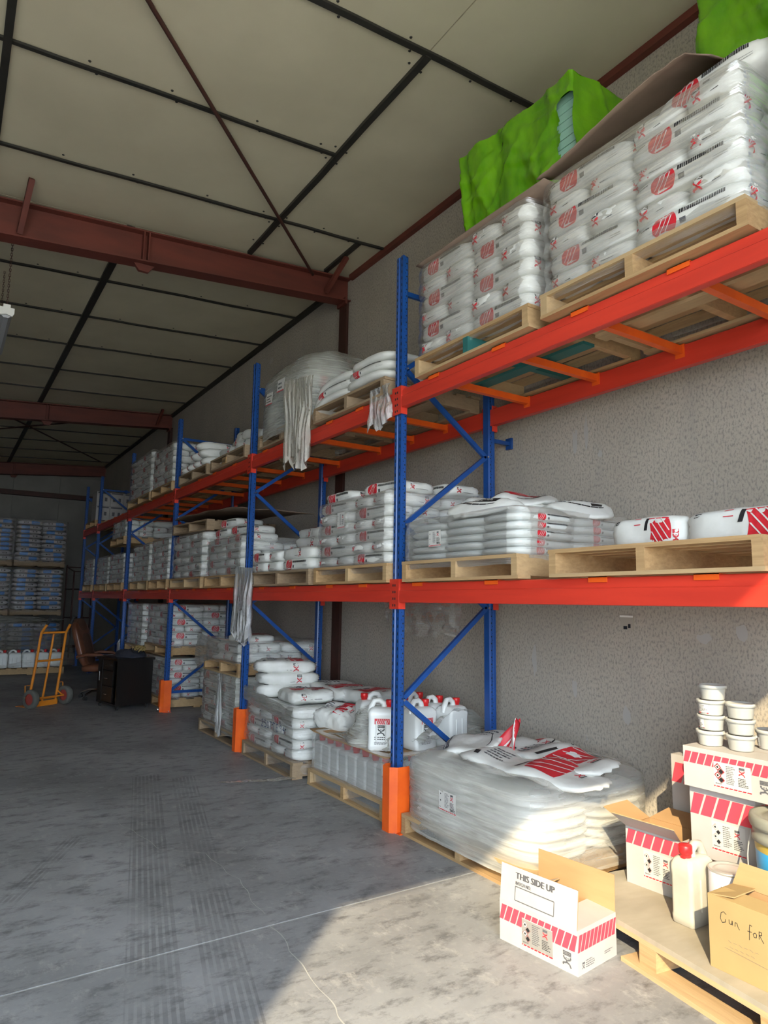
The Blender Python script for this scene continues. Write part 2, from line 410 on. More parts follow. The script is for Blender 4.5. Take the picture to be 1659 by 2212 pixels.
for ci in range(5):
    js = JA if ci < 4 else [YF, .96, 3.36, 5.80, 6.62]
    for y0, y1 in zip(js, js[1:]): board(CA[ci], CA[ci+1], y0, y1)
    for y in js[1:-1]: strip(CA[ci], y, CA[ci+1], y, .032 if y > 3.5 else .045, sag=.012)
for xx, ya in ((-4.8, YF), (-2.35, YF), (.07, YF), (2.48, 3.36)): strip(xx, ya, xx, 6.55, .05, .03, sag=.01)
strip(3.40, 5.80, 3.40, 6.55, .05, .03)
JB = [6.62, 7.97, 9.16, 10.35, 11.63, 12.83, 13.82]; CB = [XL, -3.6, -1.16, 1.28, XW]
JC = [13.82, 15.0, 16.2, 17.4, 18.6, 19.8, YB]
for J in (JB, JC):
    for ci in range(4):
        for y0, y1 in zip(J, J[1:]): board(CB[ci], CB[ci+1], y0, y1)
        for y in J[1:-1]: strip(CB[ci], y, CB[ci+1], y, .034, sag=.014)
    for xx in CB[1:4]: strip(xx, J[0], xx, J[-1], .075, .035)
for X in (.55,1.1,1.75,2.3): 
    for y in (3.36, 4.63, 5.80):
        screw(X, y-.05); screw(X+.06, y+.05)
for X in (2.9,3.3): screw(X, 3.42); screw(X+.05, 5.75); screw(X, 5.86)
for y in (3.5, 4.55, 4.72, 5.72, 5.9, 6.3): screw(2.42, y); screw(2.54, y+.03)
for X in (.6,1.0,1.7,2.4,3.0):
    for y in JB[1:4]: screw(X, y-.05); screw(X+.05, y+.05)

def rafter(yc, hw, lab):
    r = struct(obj('roof_rafter', None, None, (0,yc,0))); r['label'] = lab
    top = lambda x: 4.984 + .07*(x-.16) - .004
    bot = lambda x: 4.642 + .0864*(x-.187)
    x0, x1 = XL, XW-.02; tf = .014
    def slab(name, f0, f1, w):
        vs = [(x, y, f(x)) for f in (f0, f1) for x, y in ((x0,-w),(x1,-w),(x1,w),(x0,w))]
        MB().add(vs, [(0,3,2,1),(4,5,6,7),(0,1,5,4),(1,2,6,5),(2,3,7,6),(3,0,4,7)]).build(name, M['steel'], r)
    slab('flange', lambda x: top(x)-tf, top, hw); slab('flange', bot, lambda x: bot(x)+tf, hw)
    slab('web', lambda x: bot(x)+tf, lambda x: top(x)-tf, .006)
    for xx in (1.42, -1.6, -4.6):
        for s in (-1, 1):
            MB().box((xx-.03, s*.006 if s > 0 else -hw, bot(xx)+tf), (xx-.018, hw if s > 0 else -.006, top(xx)-tf)).build('stiffener', M['steel'], r)
            MB().box((xx+.018, s*.006 if s > 0 else -hw, bot(xx)+tf), (xx+.03, hw if s > 0 else -.006, top(xx)-tf)).build('stiffener', M['steel'], r)
        MB().prism([(xx-.10,bot(xx)-.002),(xx+.10,bot(xx)-.002),(xx+.045,bot(xx)-.075),(xx-.045,bot(xx)-.075)], -.02, .02, 1).build('splice_plate', M['steel'], r)
    return r, top, bot
R1, TOP, BOT = rafter(6.62, .085, 'near oxide red roof beam meeting the right wall')
rafter(13.82, .085, 'middle dark red roof beam across the hall')
rafter(20.52, .085, 'farthest dark roof beam at the back wall')
def fly(p, q, lab):
    o = MB().bar(p, q, .045, .045).build('fly_brace', M['steel']); struct(o); o['label'] = lab
fly((.37,6.20,ceil_z(.37)-.02), (.33,6.53,BOT(.33)+.03), 'red angle brace from ceiling strip to near roof beam')
fly((3.42,6.10,ceil_z(3.42)-.04), (3.40,6.53,BOT(3.4)+.05), 'short red brace beside the right wall')
fly((3.42,13.4,ceil_z(3.42)-.04), (3.40,13.73,BOT(3.4)+.05), 'short dark brace on the middle roof beam')
for i, y in enumerate((6.62, 13.82)):
    c = struct(obj('wall_column', None, None, (XW,y,0))); c['label'] = ['near red steel column set in the right wall', 'far dark steel column set in the right wall'][i]
    MB().box((-.075,-.085,0),(-.06,.085,4.96)).build('flange', M['dark_steel'], c)
    MB().box((-.06,-.006,0),(.0,.006,4.96)).build('web', M['dark_steel'], c)
    MB().box((-.10,-.10,4.90),(-.075,.10,4.98)).build('end_plate', M['steel'], c)
# cross bracing rods under the ceiling
def rod(p, q, lab):
    o = MB().tube([p, q], .016, 8).build('brace_rod', M['dark_steel']); struct(o); o['label'] = lab
rod((.772,3.883-.02,ceil_z(.772)-.05), (3.234,6.54,ceil_z(3.234)-.10), 'thin dark red rod crossing the near ceiling diagonally')
rod((-1.6,1.32,ceil_z(-1.6)-.05), (.79,3.88,ceil_z(.79)-.05), 'rod running on towards the door wall')
rod((.2,16.8,ceil_z(.2)-.07), (3.0,14.0,ceil_z(3)-.10), 'thin rod crossing under the far ceiling')
rod((.4,14.2,ceil_z(.4)-.07), (3.4,19.4,ceil_z(3.4)-.10), 'second thin rod under the far ceiling')
t2 = struct(MB().box((XW-.055,2.05,5.205),(XW-.002,6.53,5.262)).build('trim_2', M['steel'])); t2['label'] = 'brown red angle along the wall top'
t3 = struct(MB().box((XW-.05,6.72,5.20),(XW-.002,YB-.2,5.262)).build('trim_3', M['black_strip'])); t3['label'] = 'black angle along the far wall top'
# socket box on the wall, small pipe stub
sk = thing('socket_box', 'small dusty electric socket box on the plaster wall', 'socket box', (XW,2.87,1.372))
MB().box((-.012,-.048,-.046),(0,.048,.046)).build('box', M['socket'], sk)
MB().box((-.0135,-.03,-.032),(-.012,-.012,-.006)).box((-.0135,-.004,-.04),(-.012,.024,-.02)).build('opening', M['hole'], sk)
MB().box((-.014,-.05,.036),(-.012,.05,.048)).build('rim', M['lamp_white'], sk)
# tube lamp hung from chains
lp = thing('tube_lamp', 'long grey tube lamp hanging on chains at the left edge', 'lamp', (.31,7.05,4.16))
MB().prism([(-.055,0),(.055,0),(.045,-.05),(.02,-.075),(-.02,-.075),(-.045,-.05)], .02, 1.25, 1).build('diffuser', M['lamp_grey'], lp)
MB().prism([(-.065,.02),(.065,.02),(.065,-.03),(.05,-.06),(0,-.045),(-.05,-.06),(-.065,-.03)], 0, .02, 1).build('end_cap', M['lamp_white'], lp)
MB().box((-.03,0,.02),(.03,.05,.05)).build('clip', M['lamp_white'], lp)
for yy in (.03, 1.2):
    mb = MB(); z = .05; k = 0
    while z < ceil_z(.31)-4.16-.02:
        a = (.007,0,0) if k % 2 else (0,.007,0); a = Vector(a)
        c = Vector((0.0,yy,z)); P = [c+a, c+a+Vector((0,0,.028)), c-a+Vector((0,0,.028)), c-a, c+a]
        mb.tube(P, .0028, 5, caps=False); z += .026; k += 1
    mb.build('chain', M['dark_steel'], lp)

# pale filler patches on the plaster
for (y, z, w, h) in ((3.27,2.66,.05,.20),(3.17,2.70,.035,.26),(3.70,1.06,.05,.20),(3.32,.92,.05,.12),(3.05,1.62+.9,.04,.05),(2.35,1.30,.09,.07),(2.12,1.34,.07,.10),(2.9,.78,.06,.10)):
    pts = [(XW-.0006, y+w*(.5+.35*nz(k*1.7, y*9))*math.cos(k*.63), z+h*(.5+.4*nz(k*2.3, z*9, 4))*math.sin(k*.63)) for k in range(10)]
    MB().add(pts, [tuple(range(10))]).build('filler_patch', M['filler'], bpy.data.objects['wall_right'])
# ------------------------------------------------------------------ pallet rack
XR, DEP = 2.657, .82
PY = [1.142, 3.892, 6.642, 9.392, 12.142, 14.892, 16.50]
ZU, ZL = 2.975, 1.612           # tops of the upper and lower beams
POST_H = 3.995
def post_mesh():
    w, d = .040, .0275
    prof = [(-d,-w),(-d,-.014),(-d+.007,-.009),(-d+.007,.009),(-d,.014),(-d,w),(-d+.02,w),(-d+.024,w-.006),(d-.012,w-.006),(d,w-.012),
            (d,-w+.012),(d-.012,-w+.006),(-d+.024,-w+.006),(-d+.02,-w)]
    mb = MB().prism(prof, 0, POST_H, 2); return mb.mesh('post', [M['blue']])
def slot_mesh():
    mb = MB(); d = .0275; w = .040
    z = .06
    while z < POST_H-.03:
        for y in (-.027, .027):
            mb.add([(-d-.0006,y-.0045,z),(-d-.0006,y+.0045,z),(-d-.0006,y+.0055,z+.012),(-d-.0006,y+.003,z+.024),(-d-.0006,y-.003,z+.024),(-d-.0006,y-.0055,z+.012)], [(5,4,3,2,1,0)])
        c = [(.006*math.cos(a), .006*math.sin(a)) for a in np.arange(0, 6.28, 1.047)]
        mb.add([(.010+u, -w+.006-.0006, z+.03+v) for u, v in c], [tuple(range(6))])
        mb.add([(-.001+u*.6, -w+.006-.0006, z+.005+v*.6) for u, v in c], [tuple(range(6))])
        z += .05
    return mb.mesh('perforation', [M['hole']])
ME_POST, ME_SLOT = post_mesh(), slot_mesh()
def frame(i, kind):
    y = PY[i]
    words = ['nearest the camera', 'at the near full-height post', 'second full one along', 'third one along, beside the black cabinet', 'fourth one along', 'fifth one along', 'last one before the back wall']
    t = thing('rack_frame', 'blue perforated steel rack upright frame, ' + words[i], 'rack frame', (0,y,0))
    for x, s in ((XR,1), (XR+DEP,-1)):
        p = obj('post', ME_POST, t, (x,0,0), (0,0,0 if s > 0 else math.pi))
        h = obj('perforation', ME_SLOT, p); h['kind'] = 'stuff'
        if s < 0:
            h2 = obj('perforation', ME_SLOT, p); h2.scale = (1,-1,1); h2['kind'] = 'stuff'
        MB().box((x-.06,-.06,0),(x+.06,.06,.006)).build('foot_plate', M['blue'], t)
    a, b = XR+.03, XR+DEP-.03
    zs = [.25,.83,1.45,2.02,2.60,3.15,3.72]
    for k in range(6):
        fx, rx = (a, b) if (k % 2 == (0 if kind else 1)) else (b, a)
        MB().bar((fx,0,zs[k]), (rx,0,zs[k+1]), .026, .034).build('brace', M['blue'], t)
    for z in (.25, 3.72): MB().bar((a,-.004,z),(b,-.004,z), .026, .034).build('brace', M['blue'], t)
    for k, z in enumerate(zs):
        x = a if (k % 2 == (0 if kind else 1)) else b
        MB().tube([(x+(.0 if x == a else 0),-.036,z),(x,-.028,z)], .008, 6).build('bolt', M['zinc'], t)
    return t
for i in range(7): frame(i, 1 if i not in (1,) else 0)
# wall tie behind the near frame
tie = thing('wall_tie', 'short blue bracket tying near rack post to wall', 'bracket', (XR+DEP,3.935,2.755))
MB().box((.0,-.015,-.015),(.255,.015,.015)).build('arm', M['blue'], tie)
MB().box((.25,-.03,-.045),(.273,.03,.045)).build('plate', M['blue'], tie)

def beam_mesh(L):
    # step beam profile seen from the aisle: x = depth, z
    prof = [(0,-.128),(0,-.052),(.006,-.046),(.006,-.004),(.010,0),(.046,0),(.05,-.004),(.05,-.128),(.044,-.130),(.006,-.130)]
    return MB().prism(prof, 0, L, 1).mesh('beam_body', [M['orange_beam']])
def beam(i, z, rear, lab):
    y0, y1 = PY[i]+.034, PY[i+1]-.034; L = y1-y0
    x = XR-.0275-.012 if not rear else XR+DEP+.0275+.012
    t = thing('rack_beam', lab, 'rack beam', (x,y0,z), 0)
    s = -1 if rear else 1
    b = obj('beam_body', beam_mesh(L), t)
    if rear: b.rotation_euler = (0,0,math.pi); b.location = (0,L,0)
    for k, (ya, yb) in enumerate(((-.034,.022),(L-.022,L+.034))):
        mb = MB().box((min(-.004*s,0),ya,-.175),(max(-.004*s,0),yb,.028))
        e = .022 if k == 0 else L-.022
        mb.box((min(0,.05*s), e-.002, -.175), (max(0,.05*s), e+.002, .028))
        c = mb.build('connector', M['orange_beam'], t)
        mh = MB(); xx = -.0048*s; yc = (-.022 if k == 0 else L+.022)
        for zz in (-.15,-.105,-.06,-.015): mh.box((min(xx,xx-.0004*s), yc-.006, zz-.008), (max(xx,xx-.0004*s), yc+.006, zz+.008))
        mh.build('hook_slot', M['hole'], c)
    return t
ord_ = ['nearest', 'second', 'third', 'fourth', 'fifth', 'sixth']
for i in range(6):
    for z, lv in ((ZU,'upper'), (ZL,'lower')):
        beam(i, z, False, f'red orange {lv} shelf beam on the aisle side of the {ord_[i]} bay')
        beam(i, z, True, f'red orange {lv} shelf beam on the wall side of the {ord_[i]} bay')
def crossbar(y, z, lab, group):
    t = thing('support_bar', lab, 'support bar', (0,y,z), 0, group)
    a, b = XR-.0395, XR+DEP+.0395
    MB().bar((a+.05,0,-.030),(b-.05,0,-.030), .038, .045).build('bar', M['orange'], t)
    for x, s in ((a,1),(b,-1)):
        lo, hi = sorted((x-.0035*s, x+.052*s)); mb = MB().box((lo,-.055 if s > 0 else -.03,.0005),(hi,.055 if s > 0 else .03,.0035))
        lo, hi = sorted((x-.0035*s, x)); mb.box((lo,-.055 if s > 0 else -.03,-.022),(hi,.055 if s > 0 else .03,.0035))
        lo, hi = sorted((x+.05*s, x+.054*s)); mb.box((lo,-.03,-.075),(hi,.03,.0035))
        mb.build('hook', M['orange'], t)
bars = {('upper',0):[3.46,2.838,2.235,1.678], ('upper',1):[6.253,5.45,4.899,4.411], ('lower',0):[3.625,2.911,2.164,1.615], ('lower',1):[6.2,5.507,4.825,4.312]}
for i in (2,3,4): 
    for lv in ('upper','lower'): bars[(lv,i)] = [PY[i]+d for d in (2.35,1.65,1.1,.45)]
for (lv, i), ys in bars.items():
    for k, y in enumerate(ys):
        crossbar(y, ZU if lv == 'upper' else ZL, f'orange cross bar under the {lv} shelf of the {ord_[i]} bay, {["farthest","third","second","closest"][k]} of four', 'orange cross bars under the pallets')
# orange post guards
def guard(i, lab):
    y = PY[i]; t = thing('post_guard', lab, 'post guard', (XR,y,0))
    plan = [(.05,-.072),(-.045,-.072),(-.085,-.035),(-.085,.045),(-.05,.075),(.03,.075)]
    mb = MB(); n = len(plan)
    inner = [(.05,-.067),(-.043,-.067),(-.080,-.033),(-.080,.043),(-.048,.070),(.03,.070)]
    vs = [(x,yy,z) for z in (0,.41) for x,yy in plan+inner]
    fs = []
    for k in range(n-1):
        fs += [(k,k+1,2*n+k+1,2*n+k), (n+k+1,n+k,3*n+k,3*n+k+1), (2*n+k,2*n+k+1,3*n+k+1,3*n+k)]
    fs += [(0,2*n,3*n,n),(n-1,2*n-1,4*n-1,3*n-1)]
    mb.add(vs, fs).build('plate', M['orange'], t)
    mb = MB().box((-.05,-.11,0),(.05,-.072,.006)); mb.build('foot', M['orange'], t)
    MB().tube([(.02,-.092,.006),(.02,-.092,.02)], .007, 6).build('anchor_bolt', M['zinc'], t)
guard(1, 'orange bent plate guard at the foot of the near blue post')
guard(2, 'orange plate guard at the foot of the second blue post')
guard(3, 'orange plate guard at the post beside the black cabinet')
# ------------------------------------------------------------------ print kit (flat lettering and marks, laid onto surfaces)
_txt = {}
def text_tris(s):
    """the glyphs of s as triangles, cap height ~1, starting at x=0"""
    if s in _txt: return _txt[s]
    cu = bpy.data.curves.new('glyphs', 'FONT'); cu.body = s; cu.size = 1.4; cu.resolution_u = 2
    ob = bpy.data.objects.new('glyphs', cu); COL.objects.link(ob)
    dg = bpy.context.evaluated_depsgraph_get(); me = ob.evaluated_get(dg).to_mesh()
    V = [tuple(v.co[:2]) for v in me.vertices]; T = [[V[i] for i in p.vertices] for p in me.polygons]
    ob.evaluated_get(dg).to_mesh_clear(); bpy.data.objects.remove(ob); bpy.data.curves.remove(cu)
    _txt[s] = T; return T
def text_polys(s, x, y, h, m, bold=0, width=None):
    T = text_tris(s)
    w = max((p[0] for t in T for p in t), default=1)
    k = h if width is None else width/w
    out = []
    for dx in ((0,) if not bold else (-bold, 0, bold)):
        out += [([(x+dx+p[0]*k, y+p[1]*h) for p in t], m) for t in T]
    return out
def stroke(p, q, w):
    d = math.hypot(q[0]-p[0], q[1]-p[1]) or 1; nx, ny = -(q[1]-p[1])/d*w/2, (q[0]-p[0])/d*w/2
    return [(p[0]+nx,p[1]+ny),(p[0]-nx,p[1]-ny),(q[0]-nx,q[1]-ny),(q[0]+nx,q[1]+ny)]
def rect(x0, y0, x1, y1): return [(x0,y0),(x1,y0),(x1,y1),(x0,y1)]
def disc(x, y, r, n=14): return [(x+r*math.cos(2*math.pi*k/n), y+r*math.sin(2*math.pi*k/n)) for k in range(n)]
def logo(x, y, w, fig, head, white, letters=True):
    """running figure under a block with the name; w wide, 1.5 w tall, lower left at x,y"""
    o = [(rect(x, y+1.08*w, x+w, y+1.5*w), head)]
    if letters: o += text_polys('FOSROC', x+.06*w, y+1.17*w, .24*w, white, .012*w, .86*w)
    for pts in (((.10,1.02),(.12,.80),(.42,.66)), ((.93,1.02),(.90,.78),(.58,.66)), ((.50,.70),(.46,.44)), ((.46,.46),(.80,.34),(.98,.02)), ((.46,.44),(.22,.36),(.02,.34),(.04,.14))):
        for a, b in zip(pts, pts[1:]): o.append((stroke((x+a[0]*w,y+a[1]*w),(x+b[0]*w,y+b[1]*w), .17*w), fig))
    o += [(disc(x+.40*w, y+.86*w, .07*w, 6), fig), (disc(x+.62*w, y+.86*w, .07*w, 6), fig)]
    return o
def lines_of_print(x0, y0, x1, y1, n, m, seed=0):
    """rows of small unreadable print"""
    rr = random.Random(seed); o = []; dy = (y1-y0)/n
    for i in range(n):
        x = x0; e = x0 + (x1-x0)*rr.uniform(.6, 1)
        while x < e:
            w = rr.uniform(.06,.2)*(x1-x0); o.append((rect(x, y1-dy*(i+.75), min(x+w, e), y1-dy*(i+.3)), m)); x += w + .03*(x1-x0)
    return o
def hazard_label(x, y, w, h, m_white, m_red, m_black, m_grey, lm=None, seed=0, big=None):
    """white shipping label: diamonds, columns of print, logo, striped red foot"""
    o = [(rect(x,y,x+w,y+h), m_white)]
    for k, (cx, cy, dk) in enumerate(((.11,.80,0),(.20,.64,1),(.11,.48,0),(.20,.32,1))):
        c = (x+cx*w, y+cy*h); r = .10*w
        o.append(([(c[0]-r,c[1]),(c[0],c[1]-r),(c[0]+r,c[1]),(c[0],c[1]+r)], m_red)); r2 = r*.68
        o.append(([(c[0]-r2,c[1]),(c[0],c[1]-r2),(c[0]+r2,c[1]),(c[0],c[1]+r2)], m_black if dk else m_white, 2))
        if not dk: o.append((disc(c[0], c[1], r*.3, 6), m_black, 3))
    o += [(p, m, 2) for p, m in lines_of_print(x+.34*w, y+.2*h, x+.60*w, y+.92*h, 11, m_grey, seed)]
    o += [(p, m, 2) for p, m in logo(x+.69*w, y+.60*h, .15*w, m_red, m_grey, m_white, False)]
    o += [(p, m, 2) for p, m in lines_of_print(x+.66*w, y+.2*h, x+.95*w, y+.55*h, 6, m_black, seed+1)]
    o += [(p, m, 2) for p, m in lines_of_print(x+.04*w, y+.13*h, x+.3*w, y+.2*h, 1, m_grey, seed+2)]
    o.append((rect(x,y+.03*h,x+w,y+.075*h), m_red, 2))
    for k in range(8): o.append((stroke((x+(k+.3)*w/8.5,y+.03*h),(x+(k+.55)*w/8.5,y+.075*h), .018*w), m_white, 3))
    if big: o += [(p, m, 3) for p, m in text_polys(big, x+.66*w, y+.12*h, .11*h, m_black, .004*w, .3*w)]
    return o
def lay(mb, polys, fn, eps, smooth=False):
    """put 2D print polygons on a surface fn(u,v,offset)"""
    for it in polys:
        lvl = it[2] if len(it) > 2 else 1
        vs = [fn(u, v, eps*lvl) for u, v in it[0]]
        mb.add(vs, [tuple(range(len(vs)))], it[1], smooth)

# ------------------------------------------------------------------ sacks
def sack_fn(a, b, c, p, seed, crimp=0., droop=None, crease=.006):
    rs = random.Random(seed); o = [rs.uniform(0, 50) for _ in range(3)]
    def fn(x, y, z, off=0.):
        n = (abs(x)**p + abs(y)**p + abs(z)**p)**(1/p)
        X, Y, Z = x/n, y/n, z/n
        t = abs(X)
        zz = c*Z*(1 - crimp*max(0, t-.55)**1.5*2.2)
        yy = b*Y*(1 - .06*t**6)
        L = math.sqrt(X*X+Y*Y+Z*Z)
        q = Vector((a*X, yy, zz))
        w = crease*(nz(q.x*9+o[0], q.y*9+o[1], q.z*14+o[2]) + .5*nz(q.x*30+o[1], q.y*30+o[2], q.z*30+o[0]))
        fold = crease*.8*math.sin((Y*9 + Z*7)*2 + o[0])*max(0, t-.72)/.28
        d = Vector((X, Y, Z*c/a*2)).normalized()
        q += d*(w + fold)
        if off:
            ax = max(range(3), key=lambda k: abs((x, y, z)[k])); e = [0,0,0]; e[ax] = math.copysign(off, (x,y,z)[ax]); q += Vector(e)
        if droop: q.z += droop(q.x, q.y)
        return q
    return fn
def cube_surface(mb, fn, nx, ny, nz_, m=0):
    idx = {}; vs = []
    def vid(i, j, k):
        key = (i, j, k)
        if key not in idx: idx[key] = len(vs); vs.append(fn(-1+2*i/nx, -1+2*j/ny, -1+2*k/nz_))
        return idx[key]
    fs = []
    for i in range(nx):
        for j in range(ny):
            fs.append((vid(i,j,0), vid(i,j+1,0), vid(i+1,j+1,0), vid(i+1,j,0)))
            fs.append((vid(i,j,nz_), vid(i+1,j,nz_), vid(i+1,j+1,nz_), vid(i,j+1,nz_)))
        for k in range(nz_):
            fs.append((vid(i,0,k), vid(i+1,0,k), vid(i+1,0,k+1), vid(i,0,k+1)))
            fs.append((vid(i,ny,k), vid(i,ny,k+1), vid(i+1,ny,k+1), vid(i+1,ny,k)))
    for j in range(ny):
        for k in range(nz_):
            fs.append((vid(0,j,k), vid(0,j,k+1), vid(0,j+1,k+1), vid(0,j+1,k)))
            fs.append((vid(nx,j,k), vid(nx,j+1,k), vid(nx,j+1,k+1), vid(nx,j,k+1)))
    mb.add(vs, fs, m, True)
# print: 0 sack, 1 red, 2 black, 3 white, 4 grey
def side_print(a, c, seed=0):
    """long side: red disc with pale curves, name line, square code. u,v in sack units (-1..1), aspect corrected"""
    k = c/a; o = []; rr = random.Random(seed)
    cx = -.34; r = 1.12
    n = 18; ring = []
    for i in range(n):
        t = 2*math.pi*i/n; ring.append((cx + r*k*math.cos(t)*1.0, max(-.86, min(.86, r*math.sin(t)))))
    for i in range(n):
        p, q = ring[i], ring[(i+1) % n]
        for s0, s1 in ((.02,.5),(.5,1)):
            o.append(([(cx+(p[0]-cx)*s0, p[1]*s0), (cx+(p[0]-cx)*s1, p[1]*s1), (cx+(q[0]-cx)*s1, q[1]*s1), (cx+(q[0]-cx)*s0, q[1]*s0)], 1))
    for d in (-.45, .0, .45):
        P = [(cx + k*(d + .5*t - .12*t*t), t*.8) for t in np.linspace(-1, 1, 6) if (d+.5*t)**2 + (t*.8)**2 < .92]
        o += [(stroke(p, q, .045*k*2), 3, 2) for p, q in zip(P, P[1:])]
    x = cx + r*k + .04
    while x < .72:                                 # heavy unreadable name line
        w = rr.uniform(.018,.034)
        o.append(([(x,.28),(x+w,.28),(x+w+.012,.60),(x+.012,.60)], 2)); x += w + .010
    o.append((rect(cx+r*k+.05, -.55, cx+r*k+.05+.42*k*1.2, -.1), 4))
    o += lines_of_print(cx-r*k-.30, .30, cx-r*k-.05, .55, 1, 4, seed)
    for i in range(2): o.append((stroke((x-.2, -.2-.2*i), (.8, -.2-.2*i), .03), 4))
    return o
def end_print(b, c, flip=False):
    """short end: running-figure mark with a thin line of print"""
    k = c/b; w = .78*k
    o = [([(u, v) for u, v in it[0]], it[1]) for it in []]
    for it in logo(0, 0, 1, 1, 2, 3, True):
        o.append(([(-.62 + u*w, -.66 + v*.90) for u, v in it[0]], it[1], 1 if it[1] != 3 else 2))
    o.append((rect(-.62+w*1.35, -.42, .35, -.36), 4))
    return o
def top_print(seed=0):
    o = []
    n = 8
    for i in range(n):                              # broad red band with pale slanted lines
        for j in range(4):
            x0, x1 = .08+.5*i/n, .08+.5*(i+1)/n; y0, y1 = -.86+1.72*j/4, -.86+1.72*(j+1)/4
            s = lambda y: .12*y*y
            o.append(([(x0+s(y0),y0),(x1+s(y0),y0),(x1+s(y1),y1),(x0+s(y1),y1)], 1))
    for d in (-.75,-.35,.05,.45):
        P = [(.14+.48*t, d+.55*t) for t in np.linspace(0, 1, 6) if -.84 < d+.55*t < .84]
        o += [(stroke(p, q, .035), 3, 2) for p, q in zip(P, P[1:])]
    o.append((rect(-.02,-.86,.05,-.1), 2)); o.append((rect(-.02,-.1,.05,.86), 2))
    o += [(p, m) for p, m in lines_of_print(-.62,-.55,-.22,.35,5,4,seed)]
    for it in logo(0,0,1,1,2,3,True): o.append(([(.68+v*.12, .30-u*.34) for u, v in it[0]][::-1], it[1], 1 if it[1] != 3 else 2))
    o.append((rect(-.85,-.8,-.72,-.35), 2))
    return o
SACKMATS = None
_sack = {}
def sack_mesh(L, W, H, variant=0, p=4.8, crimp=.15, prints='se', material='sack', res=(14,8,6), droop=None, crease=.006, key=None):
    k = (round(L,3), round(W,3), round(H,3), variant, p, crimp, prints, material, key)
    if k in _sack: return _sack[k]
    a, b, c = L/2, W/2, H/2
    fn = sack_fn(a, b, c, p, variant*13+5, crimp, droop, crease)
    mb = MB(); cube_surface(mb, fn, *res)
    if 's' in prints:
        for s in (-1, 1):
            lay(mb, [(([(u, v) for u, v in it[0]] if s < 0 else [(-u, v) for u, v in it[0]]),) + tuple(it[1:]) for it in side_print(a, c, variant)], lambda u, v, e, s=s: fn(u*(1 if s < 0 else 1), s, v, e), .0022)
    if 'e' in prints:
        for s in (-1, 1):
            lay(mb, end_print(b, c), lambda u, v, e, s=s: fn(s, u*s, v, e), .0022)
    if 'l' in prints:                                # mark on the long side instead of the end
        for s in (-1, 1):
            lay(mb, [(([((-.15+.4*u)*s, v) for u, v in it[0]]),) + tuple(it[1:]) for it in end_print(a*.4, c)], lambda u, v, e, s=s: fn(u, s, v, e), .0022)
    if 't' in prints: lay(mb, top_print(variant), lambda u, v, e: fn(u, v, 1, e), .0028)
    if 'w' in prints:                                # black band with the web address in white
        lay(mb, [(rect(-.78, -.84+.14*i, -.60, -.70+.14*i), 2) for i in range(12)], lambda u, v, e: fn(u, v, 1, e), .0025)
        lay(mb, [([(-.63-(p[1])*.8, -.6+p[0]*1.2) for p in it[0]][::-1], 3, 2) for it in text_polys('www.fosroc.com', 0, 0, .12, 3, 0, 1.0)], lambda u, v, e: fn(u, v, 1, e), .0025)
    if 'r' in prints:                                # red field with slanted pale lines on the aisle side
        o = []
        for i in range(8):
            for j in range(4):
                q = lambda a_, b_: (.18+.52*a_-.10*(b_-.5)**2*4*0+.06*math.sin(b_*3), -.84+1.68*b_)
                o.append(([q(i/8,j/4), q((i+1)/8,j/4), q((i+1)/8,(j+1)/4), q(i/8,(j+1)/4)], 1))
        for d in (-.25,.0,.25,.5):
            P_ = [(.22+.48*t*.8+d*.6, .8-1.6*t) for t in np.linspace(0, 1, 7) if .22 < .22+.48*t*.8+d*.6 < .72]
            o += [(stroke(a_, b_, .03), 3, 2) for a_, b_ in zip(P_, P_[1:])]
        o += [([(.05+.08*j/4, .1+.75*j/4), (.13+.08*j/4, .1+.75*j/4), (.13+.08*(j+1)/4, .1+.75*(j+1)/4), (.05+.08*(j+1)/4, .1+.75*(j+1)/4)], 2) for j in range(4)]
        o += [(rect(-.82,.62,-.66,.9), 2)] + [(rect(-.2,.45,-.02,.5), 1), (rect(-.2,.85,-.02,.9), 1)]
        o += [([(.78+.18*u, -.85+.6*v) for u, v in it[0]], 1 if it[1] == 2 else it[1]) for it in logo(0,0,1,1,2,3,False)]
        lay(mb, o, lambda u, v, e: fn(u, -1, v, e), .0025)
    if 'k' in prints:                                # dark hem strips near the ends
        for x0 in (-.93, .86): lay(mb, [(rect(x0, -.9+.3*i, x0+.06, -.62+.3*i), 2) for i in range(6)], lambda u, v, e: fn(u, v, 1, e), .0025)
    me = mb.mesh('sack', [M[material], M['red'], M['black'], M['white'], M['grey_print']])
    _sack[k] = me; return me
NSACK = [0]
def sack(me, loc, rot, label, group):
    o = obj('sack', me, None, loc, rot); tag(o, label, 'sack', group); NSACK[0] += 1; return o

